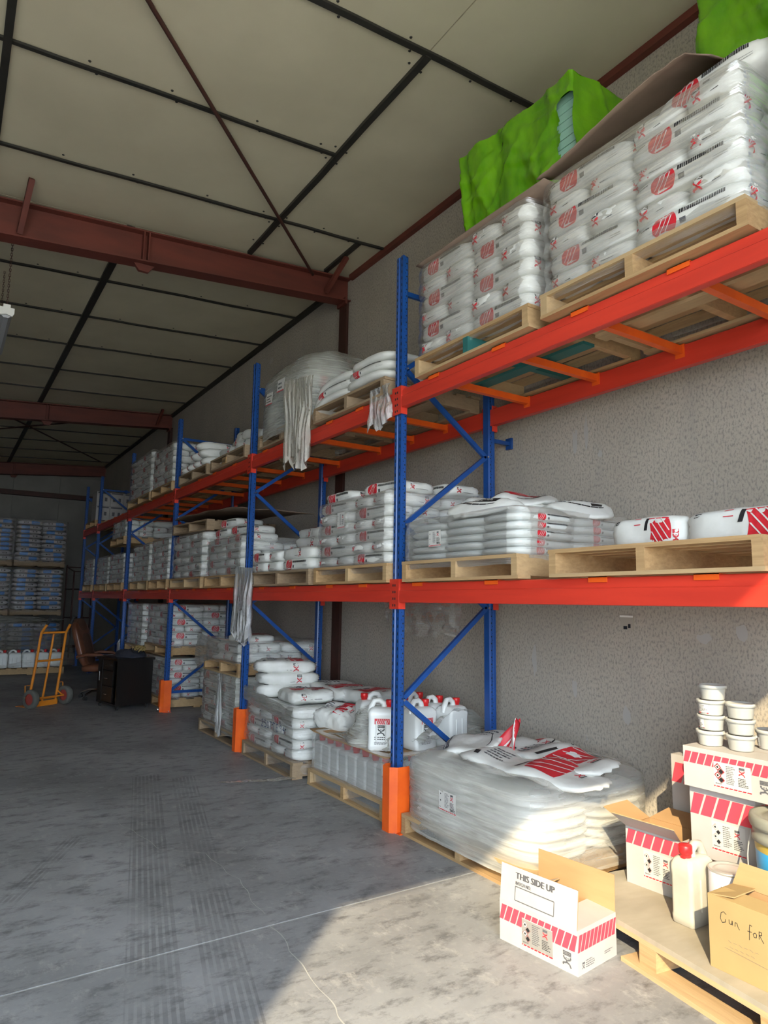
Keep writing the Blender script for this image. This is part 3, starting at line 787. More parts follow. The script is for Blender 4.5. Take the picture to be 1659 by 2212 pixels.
# ------------------------------------------------------------------ pallets
def pallet(x0, x1, y0, y1, z, lab, wood='wood', h=.135, tilt=(0,0,0), ntop=7, nbot=3, teal=False, deck=None, cloned=[0]):
    t = thing('pallet', lab, 'pallet', ((x0+x1)/2, (y0+y1)/2, z)); t.rotation_euler = tilt
    W, L = x1-x0, y1-y0; bt, tb = .018, .020; rr = random.Random(int(x0*100+y0*977+z*31))
    for k, yy in enumerate((-L/2+.025, 0, L/2-.025)):
        MB().box((-W/2, yy-.022, bt), (W/2, yy+.022, h-tb)).build('stringer', M['teal'] if teal and k == 1 else M[wood], t)
    bw = .095
    for k in range(ntop):
        c = -W/2+bw/2 + (W-bw)*k/(ntop-1); e = rr.uniform(-.01,.01)
        MB().box((c-bw/2, -L/2+e, h-tb), (c+bw/2, L/2+e*.5, h)).build('top_board', M[wood], t)
    for k in range(nbot):
        c = -W/2+bw/2 + (W-bw)*k/(nbot-1); e = rr.uniform(-.006,.006)
        MB().box((c-bw/2, -L/2+e, 0), (c+bw/2, L/2+e, bt)).build('bottom_board', M['teal'] if teal and k == 1 else M[wood], t)
    return t

# ------------------------------------------------------------------ film
def wrap(x0, x1, y0, y1, z0, z1, lab, m='film', layers=6, seed=0, top=.02, r=.05, bulge=.010, lean=0):
    """a skin of stretch film round a load, drawn in between the layers"""
    P = []
    nx, ny = 10, 12
    for k in range(ny): P.append((x0, y1-(y1-y0)*k/ny, -1, 0))
    for k in range(nx): P.append((x0+(x1-x0)*k/nx, y0, 0, -1))
    for k in range(ny): P.append((x1, y0+(y1-y0)*k/ny, 1, 0))
    for k in range(nx): P.append((x1-(x1-x0)*k/nx, y1, 0, 1))
    n = len(P); cx, cy = (x0+x1)/2, (y0+y1)/2; nzv = layers*4; vs = []
    for j in range(nzv+1):
        z = z0 + (z1-z0)*j/nzv; ph = abs(math.sin(math.pi*layers*j/nzv))
        for (x, y, ex, ey) in P:
            dx = min(x-x0, x1-x); dy = min(y-y0, y1-y); cr = 0
            if dx < r and dy < r:                    # rounded corners
                ux, uy = (r-dx)/r, (r-dy)/r; cr = r*(math.hypot(ux, uy)-1) if math.hypot(ux, uy) > 1 else 0
            vx, vy = cx-x, cy-y; l = math.hypot(vx, vy)
            w = cr + bulge*(1-ph) - .006*nz(x*5+seed, y*5, z*9) 
            vs.append((x + vx/l*w + lean*(z-z0), y + vy/l*w, z + .01*nz(x*3, y*3, seed)))
    fs = [(j*n+k, (j+1)*n+k, (j+1)*n+(k+1) % n, j*n+(k+1) % n) for j in range(nzv) for k in range(n)]
    mb = MB().add(vs, fs, 0, True)
    if top:                                          # rim folded in over the top layer
        vs2 = []; 
        for s, dz in ((0,0),(.10,.012),(.2,.006)):
            for k in range(n):
                v = vs[nzv*n+k]; vx, vy = cx-v[0], cy-v[1]; l = math.hypot(vx, vy)
                vs2.append((v[0]+vx*s*1.2*top/.02*.5, v[1]+vy*s*1.2*top/.02*.5, v[2]+dz*(1+nz(v[0]*9, v[1]*9, seed))))
        mb.add(vs2, [(j*n+k, (j+1)*n+k, (j+1)*n+(k+1) % n, j*n+(k+1) % n) for j in range(2) for k in range(n)], 0, True)
    return tag(mb.build('stretch_film', M[m]), lab, 'film')
def drape(path, length, lab, m='film_clear', seed=0, pleat=.018, npl=9, taper=.7, out=(-1,0,0), curl=.0, nv=22, ragged=.25, name='film_strip'):
    """film hanging from a top line: pleated, ragged at the foot"""
    p0, p1 = Vector(path[0]), Vector(path[1]); o = Vector(out); nu = npl*4
    def fn(u, v):
        Ln = length*(1 - ragged*abs(nz(u*5+seed, 1.3, seed))*1.6 - ragged*.5*abs(nz(u*17+seed, 3, 1)))
        c = .5 + (u-.5)*(1 - (1-taper)*v)
        p = p0.lerp(p1, c + .05*nz(v*2.2, seed, u))
        k = pleat*(.35+v)*math.sin(u*npl*2*math.pi + 2*nz(u*3+seed, v*2, 0))
        k += .03*nz(u*2+seed, v*2.5, 5)
        return p + o*(k + .02 + curl*v) + Vector((0,0,-Ln*v))
    return tag(MB().grid(fn, nu, nv).build(name, M[m]), lab, 'film')
def sheet(fn, nu, nv, t, name, material, lab, cat, skip=None):
    o = MB().grid(fn, nu, nv, skip=skip).build(name, M[material]); solidify(o, t); return tag(o, lab, cat)
# ------------------------------------------------------------------ loads of sacks on the shelves
ORD = ['bottom','second','third','fourth','fifth','sixth','seventh','eighth']
def LY(k): return 'bottom layer' if k == 0 else ORD[k] + ' layer up'
def stack(x0, x1, y0, y1, z0, layers, lh, where, group, flip=0, material='sack', depth=.5, side=True, prints='se', jit=.008, sink=None, ends='el'):
    """interlocked layers: front row of three, plus what shows on the near side"""
    L = y1-y0; e = L/4; rr = random.Random(int(y0*1000+z0*77))
    for k in range(layers):
        z = z0 + lh*(k+.5); odd = (k+flip) % 2; nm = ORD[k]
        j = lambda: rr.uniform(-jit, jit)
        me_end = lambda: sack_mesh(depth, e*1.0, lh*1.10, rr.randrange(3), prints=ends, material=material)
        me_long = lambda: sack_mesh(L/2, depth/2, lh*1.10, rr.randrange(3), prints=prints, material=material)
        def put(me, loc, rot, lab):
            if sink is None: return sack(me, loc, rot, lab, group)
            mx = Matrix.Translation(loc) @ Euler(rot).to_matrix().to_4x4(); o = len(sink.v)
            sink.v += [tuple(mx @ v.co) for v in me.vertices]
            for p in me.polygons: sink.f.append([o+i for i in p.vertices]); sink.m.append(p.material_index); sink.sm.append(p.use_smooth)
        def endon(yc, xc, lab): put(me_end(), (xc+j(), yc+j()*.5, z), (0,0,0), lab)
        def long_(yc, xc, lab): put(me_long(), (xc+j(), yc+j()*.5, z), (0,0,-math.pi/2), lab)
        f = lambda pos: f'white sack, {LY(k)}, {pos}, {where}'
        if odd == 0:
            endon(y1-e/2, x0+depth/2, f('front left')); endon(y1-1.5*e, x0+depth/2, f('front middle'))
            long_(y0+L/4, x0+depth/4, f('front right'))
            if side:
                long_(y0+L/4, x0+depth*.75, f('second from the aisle'))
                endon(y0+e/2, x0+depth*1.5, f('wall end'))
        else:
            long_(y1-L/4, x0+depth/4, f('front left'))
            endon(y0+1.5*e, x0+depth/2, f('front middle')); endon(y0+e/2, x0+depth/2, f('front right'))
            if side:
                long_(y0+L/4, x0+depth*1.25, f('second from the aisle'))
                long_(y0+L/4, x0+depth*1.75, f('wall end'))
PU, PL = ZU+.012, ZL+.006
# --- A: top shelf, under the green sheet
pallet(2.575, 3.55, 2.555, 3.62, PU, 'pallet with a teal painted runner on the top shelf by the near post', teal=True)
stack(2.60, 3.55, 2.57, 3.615, PU+.135, 6, .108, 'top-shelf stack under green plastic', 'sacks on top shelf under green plastic')
wrap(2.588, 3.57, 2.556, 3.632, PU+.095, PU+.135+.65, 'stretch film round the top-shelf sacks under the green plastic', seed=3)
# --- B: top shelf, nearest
pallet(2.565, 3.53, 1.335, 2.455, PU, 'pale new pallet on the top shelf at the right edge', wood='wood')
stack(2.59, 3.53, 1.35, 2.45, PU+.135, 6, .104, 'nearest top-shelf stack', 'sacks in the nearest top shelf stack', flip=0)
wrap(2.578, 3.55, 1.338, 2.462, PU+.085, PU+.135+.63, 'stretch film round the nearest top-shelf sacks at the right edge', seed=11)
sack(sack_mesh(.56,.36,.13,7,prints='set',crimp=.35), (2.86,1.55,PU+.135+.625+.07), (0.0,-.06,-math.pi/2), 'loose white sack lying on top of the nearest top-shelf stack', 'sacks in the nearest top shelf stack')
sack(sack_mesh(.56,.36,.13,8,prints='se',crimp=.35), (3.22,1.52,PU+.135+.625+.07), (0,.05,-math.pi/2), 'second loose sack behind, on the nearest top-shelf stack', 'sacks in the nearest top shelf stack')
# cardboard sheets
def card_a(u, v):
    y = 3.63 - 1.20*u; x = 2.585 + .85*v
    return (x, y, PU+.135+.675 + .006*nz(x*4, y*4))
sheet(card_a, 20, 8, .006, 'cardboard_sheet', 'card_grey', 'flat brown board between sacks and green plastic bundle', 'cardboard')
def card_b(u, v):
    y = 2.47 - .98*u; x = 2.57 + .62*v + .10*max(0, u-.75)
    z = 3.805 + .125*math.sin(min(1, u*1.06)*math.pi*.5)**1.4 + .10*math.sin(v*math.pi*.75) - .13*max(0, u-.86)/.14*v*0 + .006*nz(u*6, v*6)
    z -= .20*max(0, u-.90)/.10*.35
    return (x + (.012*nz(u*50, 3) if v == 0 else 0), y + (.02*nz(v*30, 1, 4) if u == 0 else 0), z)
sheet(card_b, 34, 14, .006, 'cardboard_sheet', 'card_grey', 'curled brown board lying over the nearest top-shelf stack', 'cardboard')
# --- green plastic bundles
def bundle(x0, x1, y0, y1, z0, z1, lab, seed, hole=None, slope=0):
    mb = MB(); A = .022
    def disp(p, n):
        w = nz(p[0]*3+seed, p[1]*3, p[2]*3) + .7*abs(nz(p[0]*7+seed, p[1]*5, p[2]*9)) + .4*abs(nz(p[0]*19, p[1]*15+seed, p[2]*23))
        return tuple(p[i] + n[i]*A*w for i in range(3))
    def edge(u): return min(1, min(u, 1-u)*9)
    def face(o, a, b, n, nu, nv, skip=None):
        mb.grid(lambda u, v: disp(tuple(o[i]+a[i]*u+b[i]*v for i in range(3)), n), nu, nv, skip=skip)
    dy, dx, dz = y1-y0, x1-x0, z1-z0
    def folds(a, b, sd):                             # long pulled creases in several directions
        o = 0
        for th_, fr_, am in ((.5,5,.022), (-.9,7,.014), (1.3,9,.010), (.15,12,.008)):
            t, w_ = a*math.cos(th_)+b*math.sin(th_), -a*math.sin(th_)+b*math.cos(th_)
            o += am*(1-abs(nz(t*fr_+sd, w_*1.3, th_*5))*1.6)**3
        return o
    def fr(u, v):                                    # aisle side, bulging and gathered at the foot
        y = y1 - dy*u; z = z0 + dz*v
        x = x0 + .05*math.sin(v*math.pi*.8)*-.5 + .035*nz(u*7+seed, v*1.5, 2) + .02*abs(nz(u*5+v*9, v*4, seed)) + .10*(1-v)**2*slope*(1-u)
        if 0 < u < 1: x -= folds(u*dy, v*dz, seed)
        return (x, y + .04*nz(v*4, seed)*(u in (0, 1)), z + .02*nz(u*5, seed, 8)*(v == 0))
    def si(u, v):
        x = x0 + dx*u; z = z0 + dz*v
        return (x, y0 + .018*nz(u*6, v*5, seed) - .6*folds(u*dx, v*dz, seed+5)*min(1, u*6), z) if u > 0 else tuple(fr(1, v))
    mb.grid(fr, 72, 52, skip=hole); mb.grid(si, 40, 52, skip=None)
    mb.grid(lambda u, v: (lambda q: (q[0]+dx*v, q[1], q[2] + .015*nz(u*6, v*6, seed)*(v > 0)))(fr(u, 1)), 72, 16)
    mb.grid(lambda u, v: (lambda q: (q[0]+dx*(1-u), q[1], q[2]))(fr(0, v)), 16, 52)
    mb.grid(lambda u, v: (x1, y0+dy*u, z0+dz*v), 6, 6)
    return tag(mb.build('plastic_sheet', M['green']), lab, 'plastic sheet')
zt = PU+.135+.682
def tear(u, v): return (u > .90+.05*nz(v*9, 2) and .35 < v < .82) 
bundle(2.87, 3.50, 2.44, 3.46, zt, 4.59, 'large lime green plastic wrapped bundle under the ceiling', 4, tear, slope=.6)
for k in range(12):
    o = MB().box((2.905, 2.475, zt+.05+.056*k), (3.46, 3.40, zt+.05+.056*k+.05)).build('foam_board', M['foam'])
    tag(o, f'pale green foam board in the green bundle, number {["one","two","three","four","five","six","seven","eight","nine","ten","eleven","twelve"][k]} from below', 'foam board', 'foam boards inside the green bundle')
bundle(3.08, 3.60, .75, 1.80, 3.86, 4.66, 'lime green plastic wrapped bundle cut by the right edge', 9, None, slope=.9)
# ------------------------------------------------------------------ upper shelf, second bay: grey wrapped heap and drooping flat sacks
FLAT = lambda v, L=.55, W=.46, H=.062, **k: sack_mesh(L, W, H, v, p=4.0, crimp=.5, res=(16,10,4), **k)
pallet(2.585, 3.50, 5.28, 6.36, PU, 'weathered pallet under the grey wrapped heap on the top shelf', wood='wood_dark')
rr = random.Random(5)
for k in range(7):
    for q, yc in enumerate((6.08, 5.56)):
        sack(FLAT(k % 3, W=.50, prints='s', material='sack_grey'), (2.86+.01*nz(k*1.7, q), yc, PU+.135+.058*(k+.5)), (0,0,0), f'flat pale sack, {LY(k)}, {["left","right"][q]} column of the grey wrapped heap', 'flat sacks in the grey wrapped heap')
sack(sack_mesh(.60,.42,.15,3,prints='te',crimp=.4), (2.95,6.02,PU+.135+.47), (0,-.10,-1.5), 'puffed sack under film on top of the grey wrapped heap', 'flat sacks in the grey wrapped heap')
sack(sack_mesh(.60,.42,.15,4,prints='te',crimp=.4), (3.22,5.75,PU+.135+.47), (.05,.08,-1.2), 'second puffed sack on the grey wrapped heap near the wall', 'flat sacks in the grey wrapped heap')
sack(sack_mesh(.55,.40,.13,5,prints='te',crimp=.4), (3.16,5.85,PU+.135+.60), (.0,.1,-1.4), 'highest sack on the grey wrapped heap', 'flat sacks in the grey wrapped heap')
def heap_film(u, v):
    a = 2*math.pi*u; ca, sa = math.cos(a), math.sin(a)
    r = (abs(ca)**5 + abs(sa)**5)**(-1/5)
    if v < .6: s = 1; z = PU+.05 + (.50)*(v/.6)
    else: t = (v-.6)/.4; s = math.cos(t*math.pi/2)**.7; z = PU+.55 + .34*math.sin(t*math.pi/2)
    x = 3.04 + .485*r*ca*s; y = 5.82 + .56*r*sa*s
    w = .02*nz(x*4, y*4, z*8) + .012*nz(x*12, y*12, z*5)
    return (x + ca*w + .12*max(0, v-.6), y + sa*w, z + .03*nz(x*5, y*5, 3)*(v > .5))
tag(MB().grid(heap_film, 64, 34).build('stretch_film', M['film_thick']), 'dusty grey film shrouding the heap on the top shelf', 'film')
for k, (y, z, r_) in enumerate(((5.98,3.42,.05),(5.72,3.49,0))):
    mb = MB(); mb.box((0,-.075,-.06),(.002,.075,.06))
    lay(mb, lines_of_print(-.055,-.04,.055,.04,3 if k == 0 else 2,2,k), lambda u, v, e: (-e, -u, v), .0008)
    mb.box((-.001,-.075,-.06),(0,.075,-.05), 1)
    o = mb.build('paper_label', [M['white'], M['red'], M['black']], None, (2.528,y,z), (.05,.05,0)); tag(o, ['white tag with diamond mark on the grey film', 'white name tag higher on the grey film'][k], 'label')
drape([(2.545,5.62,3.50),(2.545,5.03,3.40)], .86, 'long pleated film curtain hanging from the grey heap past the upper beam', m='film_white', seed=3, npl=8, taper=.8, pleat=.022)
pallet(2.585, 3.50, 4.02, 5.14, PU, 'brown pallet under three drooping white sacks on the top shelf', wood='wood_dark', tilt=(.012,0,0))
for k in range(3):
    for q, yc in enumerate((4.90, 4.34)):
        dr = (lambda x, y: -.75*max(0, -x+.02)**2) if q == 0 else (lambda x, y: -.15*max(0, x)**2)
        sack(sack_mesh(.78 if q == 0 else .66, .50, .082, k+2, p=4, crimp=.45, prints='', res=(18,10,4), droop=dr, key=('d', q)) if k != 1 else sack_mesh(.78 if q == 0 else .66, .50, .082, k+2, p=4, crimp=.45, prints='s', res=(18,10,4), droop=dr, key=('d', q)),
             (2.83+.02*k, yc, PU+.14+.078*(k+.5)+(.012 if q else 0)), (0,0,-math.pi/2), f'smooth white sack, {["lowest","middle","top"][k]} of three, {["drooping left","right"][q]} pile on the top shelf', 'smooth white sacks drooping on the top shelf')
drape([(2.60,4.20,3.05),(2.60,3.93,3.04)], .34, 'small torn film tuft over the upper beam at the near post', m='film_hang', seed=8, npl=5, taper=1.15, pleat=.014, ragged=.35)
# upper shelf, third bay: loose sacks on two pallets
pallet(2.585, 3.50, 6.72, 7.82, PU, 'stamped pallet on the top shelf carrying loose sacks', wood='wood_dark')
pallet(2.585, 3.50, 7.95, 9.10, PU, 'pallet on the top shelf below rolled sack ends', wood='wood_dark')
mb = MB().box((0,-.06,0),(.05,.06,.075)); lay(mb, text_polys('BAR', -.045, .02, .035, 1, .001), lambda u, v, e: (-e, -u, v), .001)
tag(mb.build('wood_block', [M['wood'], M['black']], None, (2.575,7.32,PU+.02)), 'small stamped wooden block between the pallet boards', 'wood block')
G2 = 'loose sacks on the top shelf of the third bay'
for n, (x, y, z, rz, tl, lab) in enumerate((
    (2.85,7.05,.065,-1.57,0,'right front'), (2.85,7.55,.065,-1.5,0,'left front'), (3.2,7.1,.065,-1.6,0,'right rear'), (3.2,7.62,.065,-1.5,0,'left rear'),
    (2.92,6.98,.185,-1.45,.12,'right, second up'), (2.95,7.50,.19,-1.75,-.1,'middle, second up'), (3.10,7.60,.31,-1.3,.08,'highest, lying across'), (3.2,7.0,.29,-1.2,.2,'upright ear at the top'))):
    sack(sack_mesh(.55,.36,.135,n % 4,prints='tel',crimp=.45,crease=.014), (x,y,PU+.135+z), (0,tl,rz), f'loose sack on the top shelf, third bay, {lab}', G2)
for n, (y, z) in enumerate(((8.15,.06),(8.42,.06),(8.70,.06),(8.95,.06),(8.25,.18),(8.55,.18),(8.38,.29))):
    sack(sack_mesh(.60,.24,.14,n % 3,p=3,prints='el',crimp=.3), (2.88,y,PU+.135+z), (0,0,.06*(n % 3-1)), f'rolled sack end facing the aisle on the top shelf, {["lowest first","lowest second","lowest third","lowest fourth","middle right","middle left","topmost"][n]}', G2)
# ------------------------------------------------------------------ lower shelf
pallet(2.585, 3.50, 2.67, 3.76, PL, 'dark stained pallet under the ten kilo sacks on the middle shelf', wood='wood')
for k in range(5):
    z = PL+.135+.048*(k+.5)
    for q, yc in enumerate((3.57, 3.215, 2.865)):
        sack(sack_mesh(.50,.365,.056,(k+q) % 4,p=4.2,crimp=.5,prints='s',material='sack_grey',res=(14,10,4)), (2.86,yc-.004*k,z), (0,0,.02*nz(k,q)), f'flat sack, {LY(k)}, {["left","middle","right"][q]} front, ten kilo stack', 'flat ten kilo sacks on the middle shelf')
    sack(sack_mesh(.50,.365,.056,(k+1) % 4,p=4.2,crimp=.5,prints='s',material='sack_grey',res=(14,10,4)), (3.33,2.865,z), (0,0,0), f'flat sack, {LY(k)}, wall side of the ten kilo stack', 'flat ten kilo sacks on the middle shelf')
wrap(2.592, 3.60, 2.672, 3.762, PL+.08, PL+.135+.262, 'stretch film round the flat ten kilo sacks on the middle shelf', m='film_mid', layers=5, seed=21, bulge=.006)
GE = 'empty looking sacks on the ten kilo stack'
for n, (x, y, z, rz, rx, pr_, lab) in enumerate((
    (2.96,3.20,.315,.12,.0,'wk','with a black web address band'), (3.12,3.34,.40,-1.45,.10,'tk','with a red panel, topmost'),
    (3.05,3.47,.30,1.4,.03,'tk','left, half hidden'), (3.34,2.98,.31,1.0,.05,'tk','with black striped hem near the wall'))):
    dr = lambda x, y: -.9*max(0, abs(x)-.12)**2 + .018*math.sin(x*22+y*9)
    sack(sack_mesh(.72,.46,.085,20+n,p=3,crimp=.7,prints=pr_,material='sack',res=(24,14,4),droop=dr,crease=.012,key=('e',n)), (x,y,PL+.135+z), (rx,0,rz), f'crumpled sack {lab}, on the ten kilo stack', GE)
def paper(loc, w, h, lab, seed, big=None, rot=(0,0,0)):
    mb = MB()
    lay(mb, hazard_label(-w/2,-h/2,w,h,0,1,2,3,seed=seed,big=big), lambda u, v, e: (-e - .004*math.sin(u/w*3), -u, v), .0006)
    tag(mb.build('paper_label', [M['white'],M['red'],M['black'],M['grey_print']], None, loc, rot), lab, 'label')
paper((2.574,3.385,PL+.135+.13), .135, .10, 'white hazard label marked 10KG on the ten kilo stack', 3, '10KG')
pallet(2.585, 3.50, 1.36, 2.445, PL, 'bare wooden pallet on the middle shelf under two big sacks', wood='wood', h=.14)
for n, (y, lab, L) in enumerate(((2.06,'left of two big sacks lying on the bare middle-shelf pallet',.42), (1.60,'right of two big sacks on the bare pallet, cut by the edge',.52))):
    fnm = sack_mesh(L, .40, .155, 30+n, p=6, crimp=.12, prints='r', res=(20,12,8), crease=.008, key=('big', n))
    sack(fnm, (3.02,y,PL+.14+.075), (-.0,.0,-math.pi/2), lab, 'two big sacks on the bare pallet')
# F
pallet(2.585, 3.50, 3.95, 5.05, PL, 'pallet under the tall middle-shelf stack beside the near post')
stack(2.61, 3.56, 3.96, 5.04, PL+.135, 6, .086, 'tall stack beside near post', 'sacks in the tall middle shelf stack', flip=0)
wrap(2.598, 3.575, 3.948, 5.052, PL+.075, PL+.135+.52, 'stretch film round the tall middle-shelf stack beside the near post', seed=31)
for n, (x, y, rz, lab) in enumerate(((2.84,4.82,-1.62,'left front'),(2.86,4.22,-1.5,'right front'),(3.25,4.15,-1.55,'behind the near post'),(3.42,4.3,-1.2,'near the wall'))):
    sack(sack_mesh(.54,.34,.105,10+n,prints='se',crimp=.4,p=5.5,crease=.012), (x,y,PL+.135+.52+.05), (0,.02,rz), f'loose sack on the tall middle-shelf stack, {lab}', 'sacks in the tall middle shelf stack')
paper((2.592,4.62,PL+.135+.36), .13, .125, 'white hazard label on the tall middle-shelf stack', 5)
# G
pallet(2.585, 3.50, 5.14, 6.44, PL, 'brown pallet under two rows of sacks by the second post', wood='wood_dark')
GG = 'sacks on the pallet by the second post'
for k in range(2):
    z = PL+.135+.098*(k+.5)
    specs = ((6.26,.35,'long'),(5.95,.26,'end'),(5.45,.62,'endw')) if k else ((6.28,.28,'end'),(5.97,.30,'end'),(5.45,.62,'long'))
    for q, (yc, w, kd) in enumerate(specs):
        if kd == 'end': me, rot = sack_mesh(.48,w,.106,q,prints='el',p=6.5), (0,0,0)
        else: me, rot = sack_mesh(w,.40,.106,q+k,prints='se' if kd == 'long' else 'el',p=6.5), (0,0,-math.pi/2)
        sack(me, (2.86 if kd == 'end' else 2.80,yc,z), rot, f'clean white sack by the second post, {["lower","upper"][k]} row, {["left","middle","right"][q]}', GG)
for n, (x, y, z, rz) in enumerate(((3.15,6.2,.09,-1.5),(3.2,5.6,.09,-1.6),(3.1,6.22,.20,-1.7),(3.15,5.85,.20,-1.35),(3.2,5.4,.20,-1.5),(3.22,6.15,.31,-1.4),(3.25,5.75,.30,-1.75),(3.3,5.95,.41,-1.2),(3.34,5.55,.40,-1.55),(3.3,6.3,.42,-1.6))):
    sack(sack_mesh(.52,.34,.12,40+n % 4,prints='etl',crimp=.4,p=4.5,crease=.014), (x,y,PL+.135+z), (.05*nz(n,1),.1*nz(n,2),rz), f'dull sack heaped at the wall by the second post, {["lowest left","lowest right","second row left","second row middle","second row right","third row left","third row right","top middle","top right","top left"][n]}', GG)
drape([(2.595,6.82,1.83),(2.595,6.34,1.80)], .80, 'shiny crumpled film hanging at the second post past the lower beam', m='film_hang', seed=15, npl=6, taper=.9, pleat=.03)
drape([(3.50,5.35,1.50),(3.50,4.2,1.50)], .34, 'thin clear film hanging below the lower wall-side beam', m='film', seed=5, npl=5, taper=.9, pleat=.03, ragged=.6)
# H and I: third bay
pallet(2.585, 3.50, 7.98, 9.28, PL, 'pallet under the tall third-bay stack with a pallet on top')
stack(2.61, 3.5, 8.0, 9.26, PL+.135, 6, .092, 'third-bay stack under empty pallet', 'sacks under the empty pallet', side=False)
wrap(2.595, 3.53, 7.985, 9.275, PL+.08, PL+.135+.555, 'stretch film round the third-bay stack under the empty pallet', seed=41)
pallet(2.60, 3.50, 7.95, 9.25, PL+.135+.57, 'empty pallet laid on the third-bay stack', wood='wood_dark', tilt=(.02,0,.03))
def card_h(u, v):
    y = 9.3-2.5*u; x = 2.62+.85*v
    return (x, y, PL+.135+.57+.16+.07*(1-u)+.03*math.sin(u*4)+.03*nz(u*4, v*3))
sheet(card_h, 24, 10, .006, 'cardboard_sheet', 'card_grey', 'wavy grey board over the empty pallet in the third bay', 'cardboard')
pallet(2.585, 3.50, 6.71, 7.86, PL, 'pallet behind the second post on the middle shelf', wood='wood')
stack(2.61, 3.5, 6.73, 7.84, PL+.135, 4, .088, 'stack behind second post', 'sacks behind the second post')
wrap(2.595, 3.55, 6.715, 7.855, PL+.10, PL+.135+.40, 'stretch film round the stack behind the second post', m='film_mid', seed=44)
for n, (y, z, rz, w) in enumerate(((7.6,.40,-1.5,.4),(7.32,.40,-1.6,.4),(6.95,.40,-1.55,.4),(7.65,.50,-1.55,.36),(7.05,.49,-1.5,.36),(7.45,.60,-1.45,.34))):
    sack(sack_mesh(.52,.36,.11,50+n % 3,prints='se',crimp=.4), (2.85+.02*(n % 2),y,PL+.135+z), (0,.05*nz(n,3),rz), f'loose sack on the stack behind the second post, {["left low","middle low","right low","left upper","right upper","topmost"][n]}', 'sacks behind the second post')
# ------------------------------------------------------------------ far bays: countless sacks
FAR = MB()
for (x0, y0, y1, z, n, lh, lv) in ((2.60,9.46,10.52,PU,6,.094,'u'), (2.60,10.66,12.07,PU,7,.094,'u'), (2.61,9.46,10.38,PL,7,.082,'l'), (2.61,10.5,11.56,PL,7,.080,'l'),
        (2.61,12.22,13.35,PL,6,.085,'l'), (2.61,12.23,13.3,PL+.135+.53+.135,3,.10,'l'), (2.61,13.5,14.6,PL,6,.085,'l'), (2.61,14.99,15.9,PL,6,.09,'l')):
    nm = {'u':'top','l':'middle'}[lv]
    far_words = {9.46:'fourth bay, nearer', 10.66:'fourth bay, farther', 10.5:'fourth bay, farther half', 12.22:'fifth bay, first', 12.23:'fifth bay, stacked on sacks', 13.5:'fifth bay, second', 14.99:'last bay'}[y0]
    pallet(2.585, 3.5, y0-.02, y1+.02, z, f'dim pallet on the {nm} shelf, {far_words}', ntop=5)
    stack(x0, 3.5, y0, y1, z+.135, n, lh, '', '', sink=FAR)
    wrap(x0-.014, 3.54, y0-.014, y1+.014, z+.10, z+.135+n*lh+.01, f'stretch film on the {nm} shelf, {far_words}', layers=n, seed=y0)
# cartons at the far end of the top shelf
pallet(2.62, 3.5, 15.2, 16.3, PU, 'dim pallet under the white cartons on the top shelf', ntop=5)
for k in range(2):
    for q in range(3):
        mb = MB().box((0,0,0),(.27,.5,.30)); mb.add([(.02,-.001,.26),(.25,-.001,.26),(.25,-.001,.29),(.02,-.001,.29)], [(0,1,2,3)], 1)
        for i in range(2): mb.add([(.05+.11*i,-.001,.10),(.10+.11*i,-.001,.10),(.10+.11*i,-.001,.18),(.05+.11*i,-.001,.18)], [(0,1,2,3)], 1)
        tag(mb.build('carton', [M['carton'], M['grey_print']], None, (2.63+.275*q,15.22,PU+.137+.305*k)), f'white carton far on the top shelf, {["lower","upper"][k]} row, {["aisle side","middle","wall side"][q]}', 'carton', 'white cartons far on the top shelf')
# ------------------------------------------------------------------ floor level under the racks
# N: big sunlit wrapped load
pallet(2.63, 3.58, 2.66, 3.80, 0, 'pallet on the floor under the large cloudy wrapped load', h=.13)
for k in range(6):
    z = .13+.054*(k+.5); b = .012*math.sin(k/5*math.pi)
    for q, yc in enumerate((3.515, 2.94)):
        sack(sack_mesh(.585,.50,.060,(k+q) % 4,p=3.2,crimp=.4,prints='',res=(16,10,4)), (2.92-b,yc-b,z), (0,0,-math.pi/2+.01*nz(k,q)), f'soft white sack in the cloudy wrapped floor load, {LY(k)}, {["left","right"][q]} front', 'sacks in the cloudy wrapped floor load')
    sack(sack_mesh(.585,.50,.060,(k+2) % 4,p=3.2,crimp=.4,prints='',res=(16,10,4)), (3.38,2.94-b,z), (0,0,-math.pi/2), f'soft white sack in the cloudy wrapped floor load, {LY(k)}, wall side', 'sacks in the cloudy wrapped floor load')
    sack(sack_mesh(.585,.50,.060,(k+3) % 4,p=3.2,crimp=.4,prints='',res=(16,10,4)), (3.38,3.515,z), (0,0,-math.pi/2), f'soft white sack in the cloudy wrapped floor load, {LY(k)}, rear left', 'sacks in the cloudy wrapped floor load')
def n_film(u, v):
    a = 2*math.pi*u; ca, sa = math.cos(a), math.sin(a); r = (abs(ca)**7 + abs(sa)**7)**(-1/7)
    if v < .75: z = .06 + .44*(v/.75); s = 1 + .015*math.sin(v/.75*math.pi)
    else: t = (v-.75)/.25; z = .50 + .05*math.sin(t*math.pi*.6); s = 1-.30*t
    x = 3.135 + .505*r*ca*s; y = 3.222 + .592*r*sa*s
    lay_ = .006*abs(math.sin((z-.13)/.054*math.pi)); w = .012*nz(x*4, y*4, z*7) + .006*nz(x*14, y*14, z*9) + lay_
    return (x + ca*w, y + sa*w, z + .03*nz(x*3, y*3, 1)*(v > .7))
tag(MB().grid(n_film, 96, 48).build('stretch_film', M['film_sun']), 'cloudy film round the large floor load, its rim folded in', 'film')
paper((2.612,3.30,.32), .17, .115, 'white hazard label marked 20KG on the cloudy floor load', 8, '20KG', (0,0,0))
GN = 'loose sacks on the cloudy floor load'
